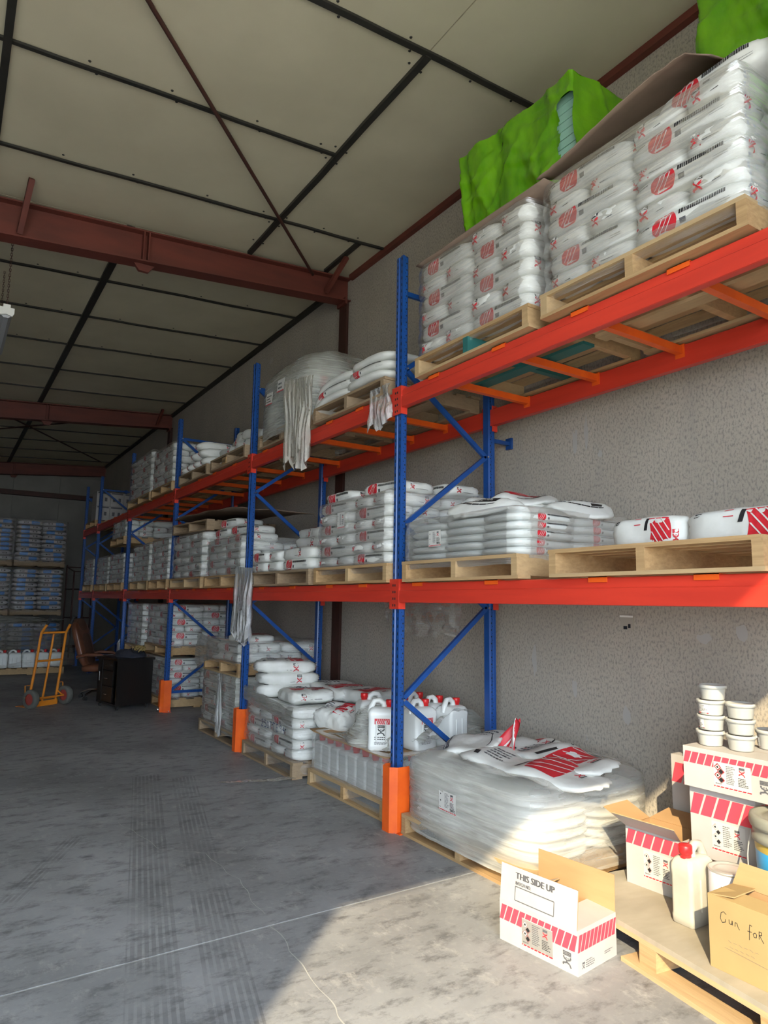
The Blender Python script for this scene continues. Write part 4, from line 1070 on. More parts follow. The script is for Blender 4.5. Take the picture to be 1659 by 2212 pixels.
def loose(n, loc, rot, lab, L=.78, W=.42, prints='t', dr=None, g=GN, H=.07, cr=.014, m='sack'):
    dr = dr or (lambda x, y: .02*math.sin(x*15+n)+.015*math.sin(y*13))
    sack(sack_mesh(L, W, H, 60+n, p=3, crimp=.65, prints=prints, res=(28,16,5), droop=dr, crease=cr, key=('loose', n), material=m), loc, rot, lab, g)
loose(1, (2.97,2.98,.545), (.02,.03,-1.40), 'half empty sack sagging over the front edge of the cloudy load', L=.95, dr=lambda x, y: -.35*max(0, x-.25)**2+.015*math.sin(x*15))
loose(2, (3.24,3.04,.56), (0,.02,-1.62), 'half empty sack with crumpled red end on the cloudy load', L=.85)
loose(3, (2.97,3.52,.57), (0,-.30,-.9), 'raised sack with black hem bands on the cloudy load', L=.42, W=.40, prints='wk')
loose(4, (3.3,3.5,.54), (0,0,-1.3), 'flat sack lying at the back of the cloudy load', prints='kt')
def ear(u, v):
    w = .085*(1-v)**.8; a = (u-.5)*2
    return (3.06 + .10*v + .02*math.sin(a*3+v*4), 3.30 - a*w*1.15 - .03*v, .545 + .20*v + .02*math.sin(a*4))
mb = MB().grid(ear, 10, 10, m=0); 
o = mb.build('sack_corner', [M['red']]); solidify(o, .006)
mb2 = MB().grid(lambda u, v: tuple(Vector(ear(.58+.42*u, .15+.85*v)) + Vector((-.006,0,.0))), 6, 10); o2 = mb2.build('white_edge', M['sack'], o)
mb3 = MB().grid(lambda u, v: tuple(Vector(ear(.18+.10*u+.2*v, v*.8)) + Vector((-.006,0,.0))), 2, 10); mb3.build('pale_stripe', M['white'], o)
tag(o, 'red and white sack corner standing up on the cloudy load', 'sack')
# O: wrapped jerrycans with more standing on top
def jerrycan_parts(w, d, h):
    """body, handle, cap meshes; w along x, d along y"""
    mb = MB(); n = 32
    def ring(z, sw, sd, ox=0, oy=0, p=8):
        out = []; hw, hd = w/2*sw, d/2*sd; cr = min(.16*min(w, d), hw, hd)
        for cx, cy, a0 in ((hw-cr, hd-cr, 0), (-hw+cr, hd-cr, 1), (-hw+cr, -hd+cr, 2), (hw-cr, -hd+cr, 3)):
            for k in range(8):
                a = math.pi/2*(a0 + (k-.5)/6 if 0 < k < 7 else a0 + (0 if k == 0 else 1)); out.append((ox+cx+cr*math.cos(a), oy+cy+cr*math.sin(a), z))
        return out
    prof = [(0,.90,.90,0,0),(.02*h,.98,.98,0,0),(.10*h,1,1,0,0),(.14*h,.97,.97,0,0),(.60*h,.97,.97,0,0),(.68*h,1,1,0,0),(.74*h,.98,.98,0,0),(.80*h,.86,.84,0,0),(.83*h,.70,.62,0,0),(.835*h,.05,.05,0,0)]
    vs = []
    for q in prof: vs += ring(*q)
    fs = [(j*n+k, j*n+(k+1) % n, (j+1)*n+(k+1) % n, (j+1)*n+k) for j in range(len(prof)-1) for k in range(n)]
    mb.add(vs, fs, 0, True); mb.add(vs[:n], [tuple(range(n))[::-1]])
    for s in (-1, 1):                                # raised ribs on the broad sides
        for x in (-.2*w, .12*w): mb.tube([(x, s*d*.485, .18*h), (x, s*d*.485, .58*h)], .006, 6)
    body = mb.mesh('body', [M['jug']])
    hd = MB().tube([(-.44*w,0,.70*h),(-.40*w,0,.82*h),(-.28*w,0,.945*h),(-.10*w,0,.955*h),(.04*w,0,.90*h),(.06*w,0,.80*h)], [.022,.022,.019,.019,.020,.024], 10).mesh('handle', [M['jug']])
    cp = MB().lathe([(.024,0),(.024,.018),(.029,.02),(.029,.05),(.026,.054),(0,.055)], 14).mesh('cap', [M['cap']])
    return body, hd, cp
JC = {}
def jerrycan(w, d, h, loc, rz, lab, group, label_print=False, mats=None):
    key = (w, d, h)
    if key not in JC: JC[key] = jerrycan_parts(*key)
    t = thing('jerrycan', lab, 'jerrycan', loc, rz, group); b, hd, cp = JC[key]
    bo = obj('body', b, t); ho = obj('handle', hd, t); co = obj('cap', cp, t, (.25*w, .0, .82*h))
    if mats:
        for o_ in (bo, ho): o_.data = o_.data.copy(); o_.data.materials[0] = M[mats]
    if label_print:
        mb = MB(); pol = []
        pol += [(rect(-.055,.155,.055,.195), 0)] + [(stroke((-.045+.0135*i,.157),(-.030+.0135*i,.193), .003), 2, 2) for i in range(7)]
        pol += logo(-.032,.075,.05,1,1,2)
        pol += lines_of_print(-.055,.045,.055,.072,2,1,4) + lines_of_print(-.055,.005,.05,.035,4,1,6)
        lay(mb, pol, lambda u, v, e: (u, -d*.487-e, v+.03), .0012)
        mb.build('print', [M['red'],M['black'],M['white']], t)
    return t
pallet(2.66, 3.55, 4.06, 5.20, 0, 'pale pallet on the floor under wrapped jerrycans', h=.125)
GO = 'wrapped jerrycans on the floor pallet'
wd = ['first','second','third','fourth','fifth','sixth','seventh','eighth']
for q in range(8): jerrycan(.20,.128,.27,(2.80,5.12-.136*q,.127),math.pi,f'jerrycan under film in the bottom row, {wd[q]} from the left', GO)
for q in range(3): jerrycan(.20,.128,.27,(3.02+.21*q,4.168,.127),math.pi,f'jerrycan under film on the near side, {["next to the front","middle","by the wall"][q]}', GO)
sheet(lambda u, v: (2.68+.85*v, 5.22-1.16*u, .415+.012*nz(u*5, v*5)+(.03*max(0,.06-u)*9*(1-v))), 16, 10, .006, 'cardboard_sheet', 'card', 'brown board lying on the wrapped jerrycans', 'cardboard')
wrap(2.675, 3.56, 4.05, 5.205, .025, .42, 'hazy film round the bottom row of jerrycans', m='film_mid', layers=2, seed=51, bulge=.012)
def sag_film(u, v):
    y = 4.98-.80*u; z0 = .42+.30*max(0, math.sin((u-.05)*2.2))**1.3
    return (2.70+.06*math.sin(u*8)+.22*v*.5+.03*nz(u*7, v*5), y, .43 + (z0-.42)*v + .015*nz(u*9, v*6, 2))
tag(MB().grid(sag_film, 30, 12).build('stretch_film', M['film_thick']), 'pulled up dusty film in front of the upper jerrycans', 'film')
jerrycan(.21,.17,.36,(2.80,4.30,.425),math.pi*.5-.25-math.pi/2-.35,'white jerrycan with red striped print standing in front on film', 'upper jerrycans', True)
for n, (x, y, rz) in enumerate(((2.92,4.66,2.9),(3.02,4.40,.2),(3.05,4.18,.1),(3.24,4.50,.3),(3.26,4.28,.1),(3.30,4.12,.2))):
    jerrycan(.21,.17,.36,(x,y,.425),rz,f'white jerrycan with red cap on the board, {["apart at the left","second row left","second row right","third row left","third row middle","third row by the post"][n]}', 'upper jerrycans', n == 2)
# P: sacks behind the jerrycans
pallet(2.60, 3.56, 5.36, 6.50, 0, 'weathered pallet on the floor under the five layer stack', wood='wood_dark')
stack(2.62, 3.6, 5.37, 6.49, .135, 5, .086, 'five layer floor stack', 'sacks in the five layer floor stack', flip=1)
wrap(2.605, 3.64, 5.355, 6.505, .03, .58, 'stretch film round the five layer floor stack', seed=61, layers=5, m='film')
mb = MB(); lay(mb, [(stroke(p, q, .006), 0) for pts in (((0,.05),(.03,.06),(.035,.04),(0,0),(.04,.0)), ((.10,.055),(.07,.06),(.07,.035),(.10,.03),(.10,.0),(.07,.0)), ((.13,.0),(.13,.05),(.16,.05),(.16,.0),(.13,.0)), ((.18,.06),(.23,.06)), ((.205,.06),(.205,.0)), ((.25,.06),(.30,.06)), ((.275,.06),(.275,.0)), ((.36,.0),(.33,.0),(.33,.06),(.36,.06)), ((.33,.03),(.36,.03)), ((.42,.03),(.40,.05),(.42,.06),(.44,.05),(.43,.0)), ((.48,.06),(.46,.03),(.50,.03)), ((.49,.05),(.49,0))) for p, q in zip(pts, pts[1:])], lambda u, v, e: (-e, -u, v), .001)
tag(mb.build('handwriting', flat('blue marker ink', (.03,.05,.15)), None, (2.592,6.02,.345)), 'blue marker handwriting on the film of the floor stack', 'handwriting')
GP = 'loose sacks on the five layer floor stack'
for n, (x, y, z, rz, ry, lab, pr_) in enumerate((
    (2.90,6.18,.64,-.25,0,'lowest of the pile at the left','tel'), (2.92,6.20,.745,-.3,0,'second of the pile at the left','etl'), (2.90,6.22,.855,-.35,.02,'topmost of the pile at the left','tel'),
    (2.86,5.68,.64,-1.75,-.06,'fat one with a red band at the front','te'), (3.25,5.75,.65,-1.5,.05,'middle rear','te'), (3.35,5.42,.64,-1.4,0,'near the wall end','t'), (3.3,6.2,.62,-1.5,0,'left rear','te'))):
    sack(sack_mesh(.58,.40,.125,70+n,p=5,prints=pr_,crimp=.45,res=(24,16,8),crease=.017), (x,y,z), (0,ry,rz), f'loose sack on the five layer stack, {lab}', GP)
sack(sack_mesh(.40,.30,.20,80,p=3.4,prints='t',crimp=.6,crease=.022,res=(22,16,10)), (2.95,5.22,.50), (.2,.1,-1.2), 'single white sack squeezed between floor stack and jerrycans', GP)
def torn(u, v):
    return (2.70+.02*nz(u*4, 2)-.26*v*(u)*0, 6.5-.02-1.26*u, .585 - .07*v*abs(math.sin(u*4+.5)) + .02*nz(u*6, v*3))
tag(MB().grid(lambda u, v: (2.595-.012*math.sin(v*3.1)+.015*nz(u*8, v*3), 6.48-1.1*u, .66-.10*u - .13*v + .03*nz(u*5, 4)), 30, 6).build('stretch_film', M['film_thick']), 'loosened dusty film edge along the top of the floor stack', 'film')
tag(MB().grid(lambda u, v: (2.60-.55*u+.02*math.sin(v*6), 5.35+.20*u+.11*(v-.5)*(1-u*.6), .010+.06*max(0,.25-u)*4*.25+.012*abs(nz(u*9, v*4))), 24, 4).build('film_strip', M['film_white']), 'pale torn film strip trailing over the floor', 'film')
# film heap behind the near post
tag(MB().grid(lambda u, v: (2.95+.65*u, 3.99+.14*math.sin(v*3.1)+.06*v, .50+.22*(1-v)*math.sin(u*3.0)+.03*nz(u*8, v*6)), 24, 10).build('stretch_film', M['film_thick']), 'crumpled film between the two floor loads behind the near post', 'film')
# R: grey wrapped two-tier stack
pallet(2.63, 3.58, 6.80, 7.92, 0, 'pallet on the floor under the grey two tier stack', wood='wood_dark')
stack(2.65, 3.58, 6.82, 7.90, .135, 6, .092, 'lower tier of grey stack', 'sacks in the grey two tier stack')
wrap(2.635, 3.60, 6.805, 7.915, .08, .69, 'dark dusty film round the lower tier of the grey stack', m='film_thick', seed=71)
pallet(2.65, 3.60, 6.80, 7.90, .692, 'pallet between the tiers of the grey stack', wood='wood')
stack(2.66, 3.6, 6.82, 7.88, .828, 2, .098, 'upper tier of grey stack', 'sacks in the grey two tier stack', flip=1)
sack(sack_mesh(.5,.36,.10,90,prints='te',crimp=.4), (2.9,7.1,1.07), (0,0,-1.4), 'loose sack on top of the grey stack under film', 'sacks in the grey two tier stack')
wrap(2.645, 3.62, 6.805, 7.895, .80, 1.05, 'dusty film round the upper tier of the grey stack', m='film_mid', layers=2, seed=72)
tag(MB().grid(lambda u, v: (2.60-.03*math.sin(v*3)+.02*nz(u*6, v*6), 7.98-.75*u, 1.10-.05*u-(.42-.30*u)*v+.03*nz(u*4, v*3, 3)), 18, 14).build('film_cover', M['film_thick']), 'olive dusty film flap hanging off the grey stack', 'film')
drape([(2.62,7.26,.70),(2.62,7.14,.70)], .66, 'narrow shiny film tail hanging down the grey stack', m='film_hang', seed=23, npl=3, taper=1.0, pleat=.016, ragged=.1)
paper((2.622,7.36,.40), .12, .10, 'white hazard label on the grey stack', 12)
# S, T: dim stacks further in (sacks join the far ones)
for (x0, y0, y1, n, lh, z, lab) in ((2.70,9.60,10.75,6,.088,0,'floor pallet under red disc sacks beyond the third post'), (2.70,9.60,10.75,6,.095,.70,'upper pallet between tiers of red disc sacks'), (2.70,11.05,12.07,5,.095,0,'floor pallet of the dim fourth-bay stack'), (2.70,11.05,12.07,7,.092,.62,'upper pallet of the dim fourth-bay stack'), (2.70,12.5,13.6,3,.1,0,'floor pallet low in the fifth bay')):
    pallet(x0-.02, 3.62, y0-.02, y1+.02, z, lab, wood='wood', ntop=5)
    stack(x0, 3.6, y0, y1, z+.135, n, lh, '', '', sink=FAR, ends='se')
    wrap(x0-.014, 3.64, y0-.014, y1+.014, z+.10, z+.135+n*lh+.01, 'stretch film on the ' + lab.split(' of ')[0].replace('floor pallet','lower tier').replace('upper pallet','upper tier') + f' {["near","near upper","next","next upper","last"][[9.6,9.61,11.05,11.06,12.5].index(y0+(.01 if z else 0))]}', layers=n, seed=y0+z, m='film')
fo = FAR.build('sacks', [M['sack'],M['red'],M['black'],M['white'],M['grey_print']]); tag(fo, 'white sacks stacked on the far pallets deep in the racks', 'sacks', None, 'stuff')
GJ = 'dim jerrycans low in the fifth bay'
for n in range(4): jerrycan(.24,.2,.34,(2.86+.26*(n % 2),12.62+.25*(n//2),.135+.31),.0,f'dim white jerrycan low in the fifth bay, {["front left","front right","rear left","rear right"][n]}', GJ)
# ------------------------------------------------------------------ sunlit goods in front at the right
TH = math.radians(-8.4)
pf = thing('plywood_pallet', 'plywood topped pallet in the sun carrying cartons and cans', 'pallet', (3.045,1.835,0), TH)
PW, PLn = .50, .58                                    # half width (x), half length (y)
MB().box((-PW,-PLn,.120),(PW,PLn,.140)).build('plywood_top', M['ply'], pf)
for k, yy in enumerate((-PLn+.03, .0, PLn-.03)):
    MB().box((-PW,yy-.045,.018),(PW,yy+.045,.10)).build('stringer', M['wood'], pf)
for k, xx in enumerate((-PW+.03, 0, PW-.06)):
    MB().box((xx-.06,-PLn,.0),(xx+.05,PLn if k else .12,.018)).build('bottom_board', M['wood'], pf)
for k, xx in enumerate((-PW+.06, -.2, .15, PW-.06)):
    MB().box((xx-.06,-PLn,.10),(xx+.06,PLn,.120)).build('top_board', M['wood'], pf)
ZP = .1405
CM = lambda: [M['carton'], M['pink'], M['grey_print'], M['label_white'], M['black'], M['card'], M['red']]
def stripes(x0, x1, z0, z1, n, slant=.35):
    """slanted red blocks of the carton band"""
    o = []; w = (x1-x0)/n; g = w*.16; s = (z1-z0)*slant
    for i in range(n):
        a, b = x0+i*w+g/2, x0+(i+1)*w-g/2
        o.append(([(max(x0, a-s/2), z0), (min(x1, b-s/2), z0), (min(x1, b+s/2), z1), (max(x0, a+s/2), z1)], 1))
    return o
def carton(name, lab, loc, rz, Lx, Ly, H, faces=(), flaps=(), lid=True, t=.004, cat='carton', body='carton', group=None):
    """open or closed carton; x = depth, y = along the aisle, faces = print per wall. Walls: A aisle (-x), B near (-y), C wall side (+x), D far (+y)"""
    th = thing(name, lab, cat, loc, rz, group)
    mats = CM(); mats[0] = M[body]
    fr = {'A': (lambda u, v, e: (-e, Ly-u, v), Ly), 'B': (lambda u, v, e: (u, -e, v), Lx), 'C': (lambda u, v, e: (Lx+e, u, v), Ly), 'D': (lambda u, v, e: (Lx-u, Ly+e, v), Lx)}
    for w in 'ABCD':
        fn, ln = fr[w]; mb = MB()
        o, i = [fn(*q, 0) for q in ((0,0),(ln,0),(ln,H),(0,H))], [fn(*q, -t) for q in ((t,t),(ln-t,t),(ln-t,H),(t,H))]
        mb.add(o+i, [(0,1,2,3)], 0); mb.add(o+i, [(7,6,5,4),(0,3,7,4),(1,5,6,2),(3,2,6,7),(0,4,5,1)], 5)
        for pol in dict(faces).get(w, ()): lay(mb, [pol], fn, .0006)
        mb.build('side_panel', mats, th)
    MB().box((t,t,0),(Lx-t,Ly-t,t)).build('base_panel', [M['card']], th)
    if lid:
        mb = MB().box((0,0,H),(Lx,Ly,H+t), 0); mb.add([(Lx/2-.001,0,H+t+.0004),(Lx/2+.001,0,H+t+.0004),(Lx/2+.001,Ly,H+t+.0004),(Lx/2-.001,Ly,H+t+.0004)], [(0,1,2,3)], 5)
        mb.build('lid', mats, th)
    for (w, length, ang, pr_, cut) in flaps:            # ang from upright: 0 = standing, + = outwards
        fn, ln = fr[w]; mb = MB(); ca, sa = math.cos(ang), math.sin(ang)
        def fp(u, v, e, fn=fn, ca=ca, sa=sa): return fn(u, H + v*ca - e*sa, v*sa + e*ca)
        c0, c1 = cut
        q = [(0.002,0),(ln-.002,0),(ln-.002-c1,length),(0.002+c0,length)]
        o, i = [fp(*k, 0) for k in q], [fp(*k, -t) for k in q]
        mb.add(o+i, [(0,1,2,3)], 0); mb.add(o+i, [(7,6,5,4),(0,3,7,4),(1,5,6,2),(3,2,6,7),(0,4,5,1)], 5)
        lay(mb, pr_, fp, .0006); mb.build('flap', mats, th)
    return th
# white carton standing open on the floor
W1, L1, H1 = .283, .406, .172
fa = stripes(0, L1, H1-.084, H1-.020, 12) 
fa += [(p, 3, 2) for p in (rect(.125,.02,.285,.128),)]
fa += [(it[0], {0:3,1:6,2:4,3:2}[it[1]], (it[2] if len(it) > 2 else 1)+1) for it in hazard_label(.125,.018,.16,.112,0,1,2,3,seed=2)]
fa += [(p, {1:2,2:2,3:3}[m]) for p, m in logo(.335,.018,.040,1,2,3)]
fb = stripes(.0, W1, H1-.084, H1-.020, 10) + [(p, {1:2,2:2,3:3}[m]) for p, m in logo(.03,.018,.018,1,2,3,False)] + lines_of_print(.055,.018,.12,.05,4,2,4) + lines_of_print(.19,.03,.26,.045,2,2,5)
flap_txt = text_polys('THIS SIDE UP', .085, .105, .026, 2, .0026, .205) + text_polys('BATCH NO.', .085, .080, .014, 2, .0016, .083)
for a, b in (((.085,.072),(.29,.072)),((.29,.072),(.29,.016)),((.29,.016),(.085,.016)),((.085,.016),(.085,.072))): flap_txt.append((stroke(a, b, .0042), 2))
carton('open_carton', 'open white carton with red stripes standing on the floor', (2.281,2.036,0), math.radians(7.0), W1, L1, H1,
    {'A': fa, 'B': fb}, [('A', .150, -.10, flap_txt, (0,0)), ('C', .150, .02, [], (0,0)), ('B', .140, -1.50, [], (0,0)), ('D', .14, -1.15, [], (.01,.01))], lid=False)
# carton 17, open, on the pallet
f17 = stripes(0, .292, .185, .252, 6) + [(it[0], {0:3,1:6,2:4,3:2}[it[1]], (it[2] if len(it) > 2 else 1)) for it in hazard_label(.095,.05,.15,.125,0,1,2,3,seed=6)]
f17 += [(stroke((.262+.026*math.cos(a), .165+.03*math.sin(a)), (.262+.026*math.cos(a+.4), .165+.03*math.sin(a+.4)), .0012), 2) for a in np.arange(0, 6.28, .4)] + [(stroke((.253,.152),(.255,.178),.003), 4)] + [(stroke(a, b, .003), 4) for a, b in (((.262,.178),(.274,.178)),((.274,.178),(.265,.152)))]
carton('open_carton', 'carton numbered 17 with spread flaps on the plywood pallet', (2.972,2.020,ZP), math.radians(3.8), .21, .292, .262,
    {'A': f17, 'B': stripes(0,.21,.185,.252,5)}, [('A', .13, .95, [], (-.01,-.03)), ('C', .13, 1.3, [], (.0,.03)), ('D', .14, 1.15, [], (.0,.0))], lid=False)
# stacked cartons behind
fm = stripes(0, .30, .180, .272, 5) + [(it[0], {0:3,1:6,2:4,3:2}[it[1]], (it[2] if len(it) > 2 else 1)) for it in hazard_label(.10,.045,.15,.125,0,1,2,3,seed=9)]
carton('carton', 'lowest striped carton of the stack behind the jerrycan', (3.02,1.68,ZP), 0, .30, .30, .215, {'A': stripes(0,.30,.15,.20,5), 'B': []})
carton('carton', 'tall striped carton in the middle of the stack', (3.005,1.682,ZP+.222), .03, .30, .30, .30, {'A': fm, 'B': stripes(0,.30,.18,.272,5)})
ft = stripes(0, .46, .105, .155, 13) + [(it[0], {0:3,1:6,2:4,3:2}[it[1]], (it[2] if len(it) > 2 else 1)+1) for it in hazard_label(.145,.022,.165,.110,0,1,2,3,seed=12)]
ft += [(p, {1:2,2:2,3:3}[m]) for p, m in logo(.345,.028,.042,1,2,3)]
carton('carton', 'low striped carton on top of the stack under the white tubs', (2.972,1.522,ZP+.222+.306), .03, .30, .46, .172, {'A': ft, 'B': stripes(0,.30,.105,.155,8)})
carton('carton', 'striped carton standing against the wall behind the stack', (3.325,1.99,ZP), .0, .30, .31, .565, {'A': stripes(0,.31,.43,.53,4), 'B': []})
carton('open_carton', 'carton with raised flap at the right edge behind the tubs', (3.16,1.30,ZP+.222+.306+.178), -.1, .25, .36, .12, {'A': [], 'D': []}, [('D', .13, .25, [], (0,0))], lid=False)
# tubs
def tub(loc, rz, lab, group, tilt=0, label_print=False, r=.060, h=.068):
    t = thing('tub', lab, 'tub', loc, rz, group); t.rotation_euler = (tilt, -tilt*.6, rz)
    MB().lathe([(0,0),(r*.80,0),(r*.84,.004),(r*.95,h-.012),(r*.97,h-.010),(0,h-.012)], 28).build('bowl', M['tub'], t)
    MB().lathe([(r*.97,h-.016),(r*1.03,h-.016),(r*1.04,h-.004),(r*1.0,h),(r*.92,h-.001),(r*.9,h-.005),(0,h-.005)], 28).build('lid', M['tub'], t)
    MB().box((-.012,-r*1.12,h-.012),(.012,-r*1.0,h-.004)).build('tab', M['tub'], t)
    if label_print:
        mb = MB(); lay(mb, [(rect(-.03+.006*i,.012,-.024+.006*i,.05), 0) for i in range(9)] + [(p, m, 2) for p, m in lines_of_print(-.026,.016,.02,.046,5,1,3)] + [(rect(-.03,.008,.024,.012), 2, 2)], lambda u, v, e: ((r*.86+v*.1+e)*math.cos(u/r+2.3), (r*.86+v*.1+e)*math.sin(u/r+2.3), v), .0008)
        mb.build('paper_band', [M['white'],M['grey_print'],M['red']], t)
    return t
ZT = ZP+.222+.306+.178
TW = ['bottom','second','third','top']
for k in range(4): tub((3.075+.006*(k % 2), 1.915-.004*k+(.006 if k == 3 else 0)-(.010 if k == 3 else 0), ZT+.0690*k), .4*k, f'small white tub, {TW[k]} of the left stack of four', 'white tubs on the striped carton', 0, k in (1,2))
for k in range(3): tub((3.085+.004*k, 1.775, ZT+.0690*k), 1+.5*k, f'small white tub, {["bottom","middle","top"][k]} of the right stack of three', 'white tubs on the striped carton', 0)
tub((3.235,1.72,ZT), 0, 'labelled white tub behind the right stack of tubs', 'white tubs on the striped carton', 0, True, .062, .085)
# dusty jerrycan
jerrycan(.175,.105,.325,(2.845,1.885,ZP),-.02+math.pi,'dusty cream jerrycan with faded red cap on the plywood','front jerrycan', False, 'jug_dusty')
# paint tin
pt = thing('paint_tin', 'round paint tin with lilac label and metal lid behind the box', 'paint tin', (2.875,1.735,ZP), 0); pt.scale = (1,1,1.33)
MB().lathe([(0,0),(.080,0),(.081,.003),(.081,.010),(.080,.012),(.080,.185),(.083,.188),(.083,.192),(.079,.193)], 32).build('body', M['tin'], pt)
MB().lathe([(.0805,.012),(.0805,.185)], 32).build('label', M['paint_label'], pt)
MB().lathe([(.079,.192),(.072,.186),(.062,.186),(.058,.190),(.050,.190),(.046,.187),(0,.187)], 32).build('lid', M['tin'], pt)
mb = MB(); lay(mb, [(it[0], it[1]) for it in logo(-.02,.085,.045,0,1,2)] , lambda u, v, e: ((.0806+e)*math.cos(u/.08+3.5), (.0806+e)*math.sin(u/.08+3.5), v), .0006)
mb.build('print', [M['red'],M['grey_print'],M['white']], pt)
# blue bucket
bk = thing('bucket', 'blue printed bucket with grey lid and wire handle at the right edge', 'bucket', (2.955,1.50,ZP+.0), 0); bk.scale = (1.07,1.07,1.155)
MB().lathe([(0,0),(.115,0),(.118,.004),(.124,.10)], 36).build('base', M['bucket_pale'], bk)
MB().lathe([(.124,.10),(.134,.325)], 36).build('wall', M['bucket_blue'], bk)
MB().lathe([(.134,.325),(.136,.352)], 36).build('gold_band', M['gold'], bk)
MB().lathe([(.136,.352),(.144,.356),(.144,.378),(.140,.380),(.140,.40),(.147,.402),(.147,.414),(.142,.416)], 36).build('rim', M['lid_grey'], bk)
MB().lathe([(.150,.408),(.152,.414),(.152,.428),(.148,.440),(.130,.442),(.122,.432),(.10,.432),(.094,.438),(.03,.438),(.03,.448),(0,.450)], 36).build('lid', M['lid_grey'], bk)
mb = MB()
def bkf(u, v, e, a0=3.62): r_ = .124+(v-.10)*.0444+.0012+e; return (r_*math.cos(a0+u/.13), r_*math.sin(a0+u/.13), v)
lay(mb, [([(.11*0+.0-p[1]*.9-.005, .115+p[0]) for p in it[0]][::-1], 0) for it in text_polys('AIKAZEL', 0, 0, .062, 0, .0015, .205)], lambda u, v, e: bkf(u, v, e), .0004)
lay(mb, [(rect(.03,.12,.05,.14),1),(rect(.02,.15,.06,.16),1)], lambda u, v, e: bkf(u, v, e), .0004)
mb.build('lettering', [M['white'],M['black']], bk)
hp = [(-.03,.150,.365)] + [(-.147*math.sin(t)*1.05-.02, .150*math.cos(t), .365-.16*math.sin(t)) for t in np.linspace(.12, 3.0, 18)] + [(-.03,-.150,.365)]
MB().tube(hp, .003, 6).build('handle', M['tin'], bk)
# box with handwriting
fg = []
for pts in (((.072,.205),(.062,.212),(.052,.205),(.048,.185),(.055,.172),(.068,.178),(.068,.188)), ((.082,.192),(.083,.178),(.092,.178),(.094,.192),(.095,.176)), ((.104,.176),(.105,.190),(.112,.190),(.116,.176),(.121,.170)),
            ((.168,.200),(.160,.203),(.158,.190),(.156,.150)), ((.150,.178),(.166,.180)), ((.178,.182),(.171,.176),(.174,.166),(.182,.167),(.184,.178),(.178,.182)), ((.192,.166),(.193,.192),(.202,.192),(.202,.182),(.194,.180),(.208,.158))):
    fg += [(stroke(a, b, .0022), 4) for a, b in zip(pts, pts[1:])]
fg += [(stroke((.075+.02*i,.118-.003*(i % 2)),(.087+.02*i,.112+.003*(i % 2)), .0008), 2) for i in range(6)] + [(stroke((.08+.02*i,.098),(.092+.02*i,.094), .0008), 2) for i in range(5)] + [(stroke((.06,.088),(.22,.076), .0008), 2)]
carton('open_box', 'tan cardboard box with handwriting Gun for, cut by the right edge', (2.560,1.285,ZP), math.radians(.0), .17, .352, .258,
    {'A': fg}, [('A', .085, -1.45, [], (.02,.02)), ('D', .10, -1.42, [], (.01,.01)), ('C', .085, .35, [], (.0,.02))], lid=False, body='card_tan')
# broken board scraps on the floor beside the big load
for n, (x, y, rz) in enumerate(((2.86,2.50,.5),(2.93,2.53,-.4))):
    o = MB().box((-.05,-.008,0),(.05,.008,.006)).build('wood_splinter', M['wood'], None, (x,y,.0), (0,0,rz)); tag(o, ['pale wood splinter on the floor by the big load', 'second wood splinter nearer the cartons'][n], 'splinter')
# ------------------------------------------------------------------ hand truck, chair, cabinet, far stacks
ht = thing('hand_truck', 'orange two wheeled hand truck standing in the dim aisle', 'hand truck', (1.33,10.62,0), math.pi+math.radians(32))
def R3(p): return p
Lr = lambda t, s: (s*(.215), -.03 + .30*(t**1.0)*.35, .10+1.05*t)
for s in (-1, 1):
    MB().tube([(s*.215,-.02,.06),(s*.205,.06,.60),(s*.200,.11,1.0),(s*.19,.20,1.12)], .018, 10).build('side_rail', M['truck_orange'], ht)
    MB().tube([(s*.19,.20,1.12),(s*.185,.26,1.22)], .021, 10).build('hand_grip', M['rubber'], ht)
    w = obj('wheel', None, ht, (s*.27,.10,.128), (0,math.pi/2,0)); w.empty_display_size = .05
    MB().lathe([(.075,-.035),(.115,-.04),(.128,-.025),(.128,.025),(.115,.04),(.075,.035)], 24).build('tyre', M['tyre'], w)
    MB().lathe([(0,-.025),(.03,-.03),(.06,-.012),(.075,-.03),(.075,.03),(.06,.012),(.03,.03),(0,.025)], 24).build('hub', M['wheel_red'], w)
    MB().tube([(s*.215,-.02,.20),(s*.23,.10,.128)], .011, 8).build('axle_strut', M['truck_orange'], ht)
    MB().tube([(s*.212,.0,.30),(s*.30,.0,.30),(s*.30,.02,.14)], .007, 6).build('mud_guard', M['truck_orange'], ht)
for z, y in ((.62,.065),(1.0,.11),(.10,-.015)): MB().tube([(-.205,y,z),(.205,y,z)], .015, 8).build('cross_rail', M['truck_orange'], ht)
MB().tube([(0,-.02,.06),(0,.06,.60),(0,.108,.98)], .015, 8).build('middle_rail', M['truck_orange'], ht)
MB().tube([(-.27,.10,.128),(.27,.10,.128)], .012, 8).build('axle', M['truck_orange'], ht)
MB().box((-.24,-.26,.0),(.22,-.01,.008)).box((-.24,-.015,.0),(.22,-.005,.07)).build('toe_plate', M['truck_orange'], ht)
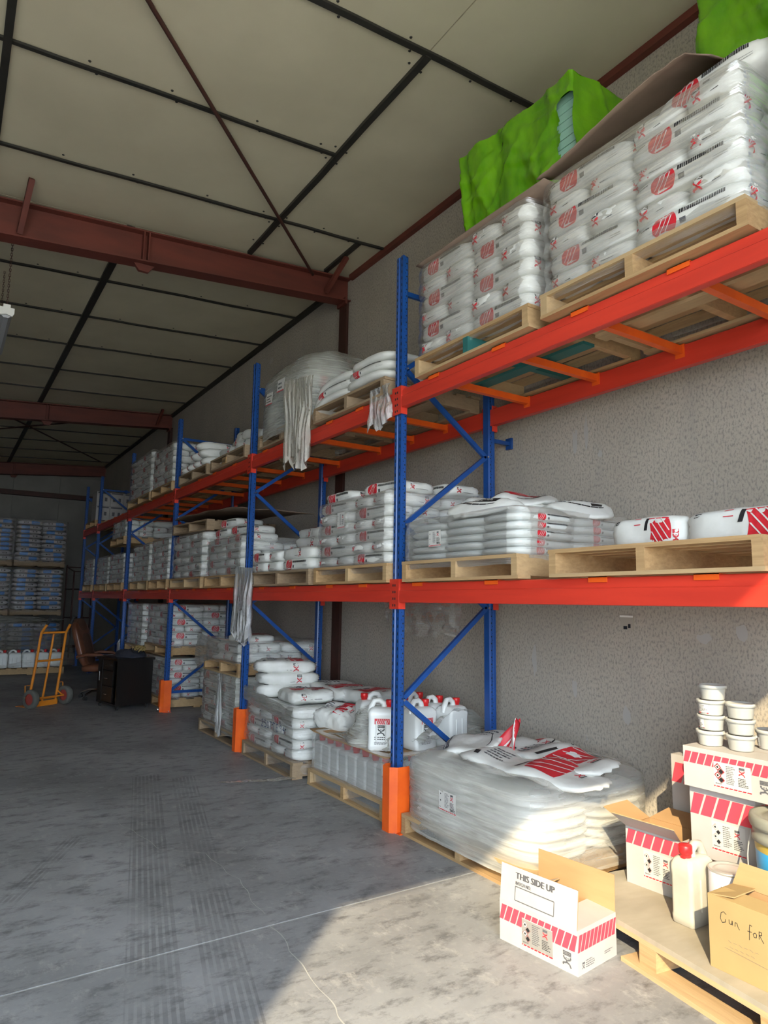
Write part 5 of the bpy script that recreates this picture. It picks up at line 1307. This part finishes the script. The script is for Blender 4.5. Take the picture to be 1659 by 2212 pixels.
# cabinet
cb = thing('cabinet', 'black drawer cabinet on castors beside the orange post guard', 'cabinet', (2.09,9.72,0), math.radians(12))
cw, cd, ch = .50, .62, .68
MB().box((0,0,.07),(.02,cd,ch-.03)).build('side_panel', M['black_wood'], cb) if False else None
MB().box((-.02,-.02,ch-.03),(cw+.02,cd+.02,ch)).build('top', M['black_wood'], cb)
MB().box((0,0,.06),(cw,.02,ch-.03)).build('side_panel', M['black_wood'], cb)
MB().box((0,cd-.02,.06),(cw,cd,ch-.03)).build('side_panel', M['black_wood'], cb)
MB().box((cw-.02,.02,.06),(cw,cd-.02,ch-.03)).build('back_panel', M['black_wood'], cb)
MB().box((0,.02,.06),(cw-.02,cd-.02,.08)).build('bottom_panel', M['black_wood'], cb)
for k, (z0, z1) in enumerate(((.09,.29),(.30,.50),(.51,.64))):
    d = MB().box((.0,.14,z0),(.02,cd-.16,z1)).build('drawer', M['black_wood'], cb)
    MB().tube([(-.018,.26,(z0+z1)/2),(-.022,.30,(z0+z1)/2),(-.018,.34,(z0+z1)/2)], .005, 6).build('handle', M['chrome'], d)
dr = MB().box((-.006,cd-.15,.09),(.014,cd-.02,.64)).build('door', M['black_wood'], cb); MB().tube([(-.03,cd-.13,.36),(-.03,cd-.13,.48)], .005, 6).build('handle', M['chrome'], dr)
for x, y in ((.04,.04),(cw-.04,.04),(.04,cd-.04),(cw-.04,cd-.04)):
    c = MB().box((x-.012,y-.012,.04),(x+.012,y+.012,.06)).build('castor', M['rubber'], cb)
    MB().tube([(x-.012,y,.025),(x+.012,y,.025)], .025, 14).build('castor_wheel', M['rubber'], c)
tag(MB().lathe([(0,-.015),(.035,-.015),(.038,0),(.035,.015),(0,.015)], 16).build('castor_wheel', M['chrome'], None, (2.56,9.36,.038), (math.pi/2,0,1.0)), 'loose small castor wheel beside the orange post guard', 'wheel')
# clothes and cord on the cabinet
tag(MB().grid(lambda u, v: ((lambda a, b: (2.32+.20*math.cos(a)*math.sin(b)**.7, 10.02+.30*math.sin(a)*math.sin(b)**.7, ch+.005+.085*max(0,math.cos(b))**.6*(1+.7*nz(math.cos(a)*2, math.sin(a)*2, b))+.01*nz(a*3,b*5)))(2*math.pi*u, .05+(math.pi/2-.05)*(1-v))), 40, 14).build('cloth_bundle', M['cloth']), 'bundle of dark blue cloth lying on the black cabinet', 'cloth')
mb = MB()
for k in range(16):
    a = k*.4; mb.tube([(2.40+.07*math.cos(a)*(.6+.4*(k % 3)/2), 9.84+.03*(k % 5)-.05, ch+.10+.03*math.sin(a)), (2.40+.08*math.cos(a+1), 9.84+.03*(k % 5)-.05+.02, ch+.145+.02*math.sin(a*2)), (2.40+.07*math.cos(a+2), 9.86+.03*(k % 4)-.05, ch+.10)], .006, 5)
tag(mb.build('cord_coil', M['rope']), 'coil of straw coloured cord on the dark cloth', 'cord')
# office chair, back leaning left, seat towards the cabinet
cr = thing('office_chair', 'brown leather office chair behind the black cabinet', 'chair', (2.08,11.12,0), math.radians(-28))
def cushion(cx, cy, cz, hx, hy, hz, rot, name, m, p=4, par=cr):
    fn = lambda x, y, z: (lambda n: Vector((hx*x/n, hy*y/n, hz*z/n)))((abs(x)**p+abs(y)**p+abs(z)**p)**(1/p))
    mb = MB(); cube_surface(mb, fn, 12, 10, 6); return mb.build(name, M[m], par, (cx,cy,cz), rot)
lean = math.radians(-17)
sb = cushion(-.20,0,.80,.055,.27,.36,(0,lean,0),'backrest','leather')
cushion(-.235,0,.80,.03,.245,.33,(0,lean,0),'back_shell','leather')
cushion(-.155,0,.74,.035,.19,.25,(0,lean,0),'back_pad','mesh_brown')
cushion(-.275,0,1.055,.055,.20,.125,(0,lean,0),'headrest','mesh_brown',3)
cushion(.10,0,.46,.27,.26,.06,(0,-.05,0),'seat','leather')
for s in (-1, 1):
    ar = MB().tube([(-.20,s*.27,.62),(-.05,s*.30,.66),(.15,s*.30,.65),(.28,s*.29,.58)], [.022,.026,.026,.02], 8).build('armrest', M['leather'], cr)
    MB().tube([(-.20,s*.28,.60),(-.06,s*.30,.64)], .012, 6).build('arm_bracket', M['chrome'], ar)
    MB().tube([(.27,s*.29,.58),(.12,s*.24,.44)], .014, 6).build('arm_bracket', M['chrome'], ar)
MB().tube([(.08,0,.08),(.08,0,.40)], .025, 12).build('gas_lift', M['chrome'], cr)
for k in range(5):
    a = 2*math.pi*k/5+.5; ca, sa = math.cos(a), math.sin(a)
    lg = MB().tube([(.08,0,.12),(.08+.17*ca,.17*sa,.12),(.08+.29*ca,.29*sa,.075)], [.022,.018,.014], 8).build('leg', M['chrome'], cr)
    MB().tube([(.08+.29*ca-.022*sa,.29*sa+.022*ca,.03),(.08+.29*ca+.022*sa,.29*sa-.022*ca,.03)], .03, 12).build('castor', M['rubber'], lg)
# pallet of jerrycans under loose film at the back left
pallet(1.0, 2.2, 14.95, 16.0, 0, 'long pallet under white jerrycans at the back left', wood='wood')
for q in range(5):
    jerrycan(.23,.21,.34,(1.10+.235*q,15.08,.137),0,f'white jerrycan under film at the back left, {["leftmost","second","third","fourth","rightmost"][q]} in front', 'jerrycans at the back left')
def bl_film(u, v):
    a = math.pi*(u-.02)*1.0
    x = .95+1.4*u; t = v
    return (x + .1*t*(u-.5), 15.9-1.0*t+.04*nz(u*6, t*5), .75-.60*t**1.6+.12*math.sin(u*3)*(1-t)+.05*nz(u*5, t*4, 2))
tag(MB().grid(bl_film, 30, 20).build('film_cover', M['film']), 'loose crumpled film over the jerrycans at the back left', 'film')
# tall stacks of blue and white striped sacks
BL = mat('blue striped sack print', (.03,.17,.50), (.04,.22,.58), rough=.4)
PK = mat('pale pinkish sack', (.42,.385,.385), (.32,.30,.31), rough=.35, scale=4, stretch=(1,1,4), bmp=.4, bscale=12, bdist=.02)
def striped(L, W, H, v):
    fn = sack_fn(L/2, W/2, H/2, 3.6, 200+v, .4); mb = MB(); cube_surface(mb, fn, 12, 8, 4)
    for s in (-1, 1):
        lay(mb, [(rect(-.75+.12*i,-.8+.4*j,-.63+.12*i,-.4+.4*j), 1) for i in range(6) for j in range(4)] + [(rect(.22,-.3,.30,.3), 2), (rect(.36,-.3,.40,.3), 2), (rect(.46,-.3,.60,.3), 2)], lambda u, w, e, s=s: fn(u, s, w, e), .006)
    for s in (-1, 1): lay(mb, [(rect(-.4,-.5,.0,.5), 1), (rect(.2,-.2,.6,.2), 2)], lambda u, w, e, s=s: fn(s, u, w, e), .004)
    return mb.mesh('striped_sack', [PK, BL, M['black']])
SM = [striped(.54,.40,.108,v) for v in range(3)] + [striped(.40,.54,.108,v+5) for v in range(2)]
rr = random.Random(3)
tiers = ((.16,7,'lowest'), (1.20,9,'middle'), (2.34,9,'top'))
for col, (x0, y0, cn) in enumerate(((1.42,17.9,'right'), (.30,17.95,'left'))):
    for (z0, n, tn) in tiers:
        pallet(x0-.02, x0+1.06, y0, y0+1.05, z0-.137, f'dim pallet, {tn} tier of the {cn} back stack', wood='wood_dark', ntop=5)
        for k in range(n):
            for q in range(2):
                if col == 1 and q == 0: continue
                o = obj('striped_sack', rr.choice(SM[:3]), None, (x0+.265+.53*q+rr.uniform(-.012,.012), y0+.22+rr.uniform(-.01,.02), z0+.105*(k+.5)), (0,0,math.pi*rr.randrange(2)))
                tag(o, f'blue striped sack, {(ORD+["ninth"])[k]} layer, {["left","right"][q]} half, {tn} tier, {cn} back stack', 'sack', 'blue striped sacks at the back')
            if col == 0:
                o = obj('striped_sack', SM[0], None, (x0+.80, y0+.66, z0+.105*(k+.5)), (0,0,0)); tag(o, f'blue striped sack, {(ORD+["ninth"])[k]} layer, rear right, {tn} tier, right back stack', 'sack', 'blue striped sacks at the back')
        wrap(x0-.03, x0+1.09, y0-.03, y0+1.06, z0-.05, z0+.105*n+.02, f'shiny film round the {tn} tier of the {cn} back stack', layers=n, seed=x0+z0, m='film')
tag(MB().grid(lambda u, v: (1.15+1.4*u, 17.6+.35*v+.05*nz(u*4, v*3), .98+.05*nz(u*3, v*2)+.22*v*(1-u)*.4-.1*(1-v)*(1-u)), 20, 8).build('film_cover', M['film_thick']), 'dark loose film sheet on the lowest tier at the back', 'film')
# trolley and boards leaning in the far corner
tr_ = thing('steel_trolley', 'dim steel trolley frame in the far corner behind the racks', 'trolley', (2.75,18.2,0), .2)
for x in (0,.45):
    for y in (0,.5): MB().tube([(x,y,.05),(x,y,2.3 if y else 2.15)], .02, 6).build('post', M['dark_steel'], tr_)
for z in (.3,1.0,1.7,2.25): MB().tube([(0,0,z-.12 if z > 2 else z),(.45,0,z-.12 if z > 2 else z),(.45,.5,z),(0,.5,z),(0,0,z-.12 if z > 2 else z)], .016, 6).build('rail', M['dark_steel'], tr_)
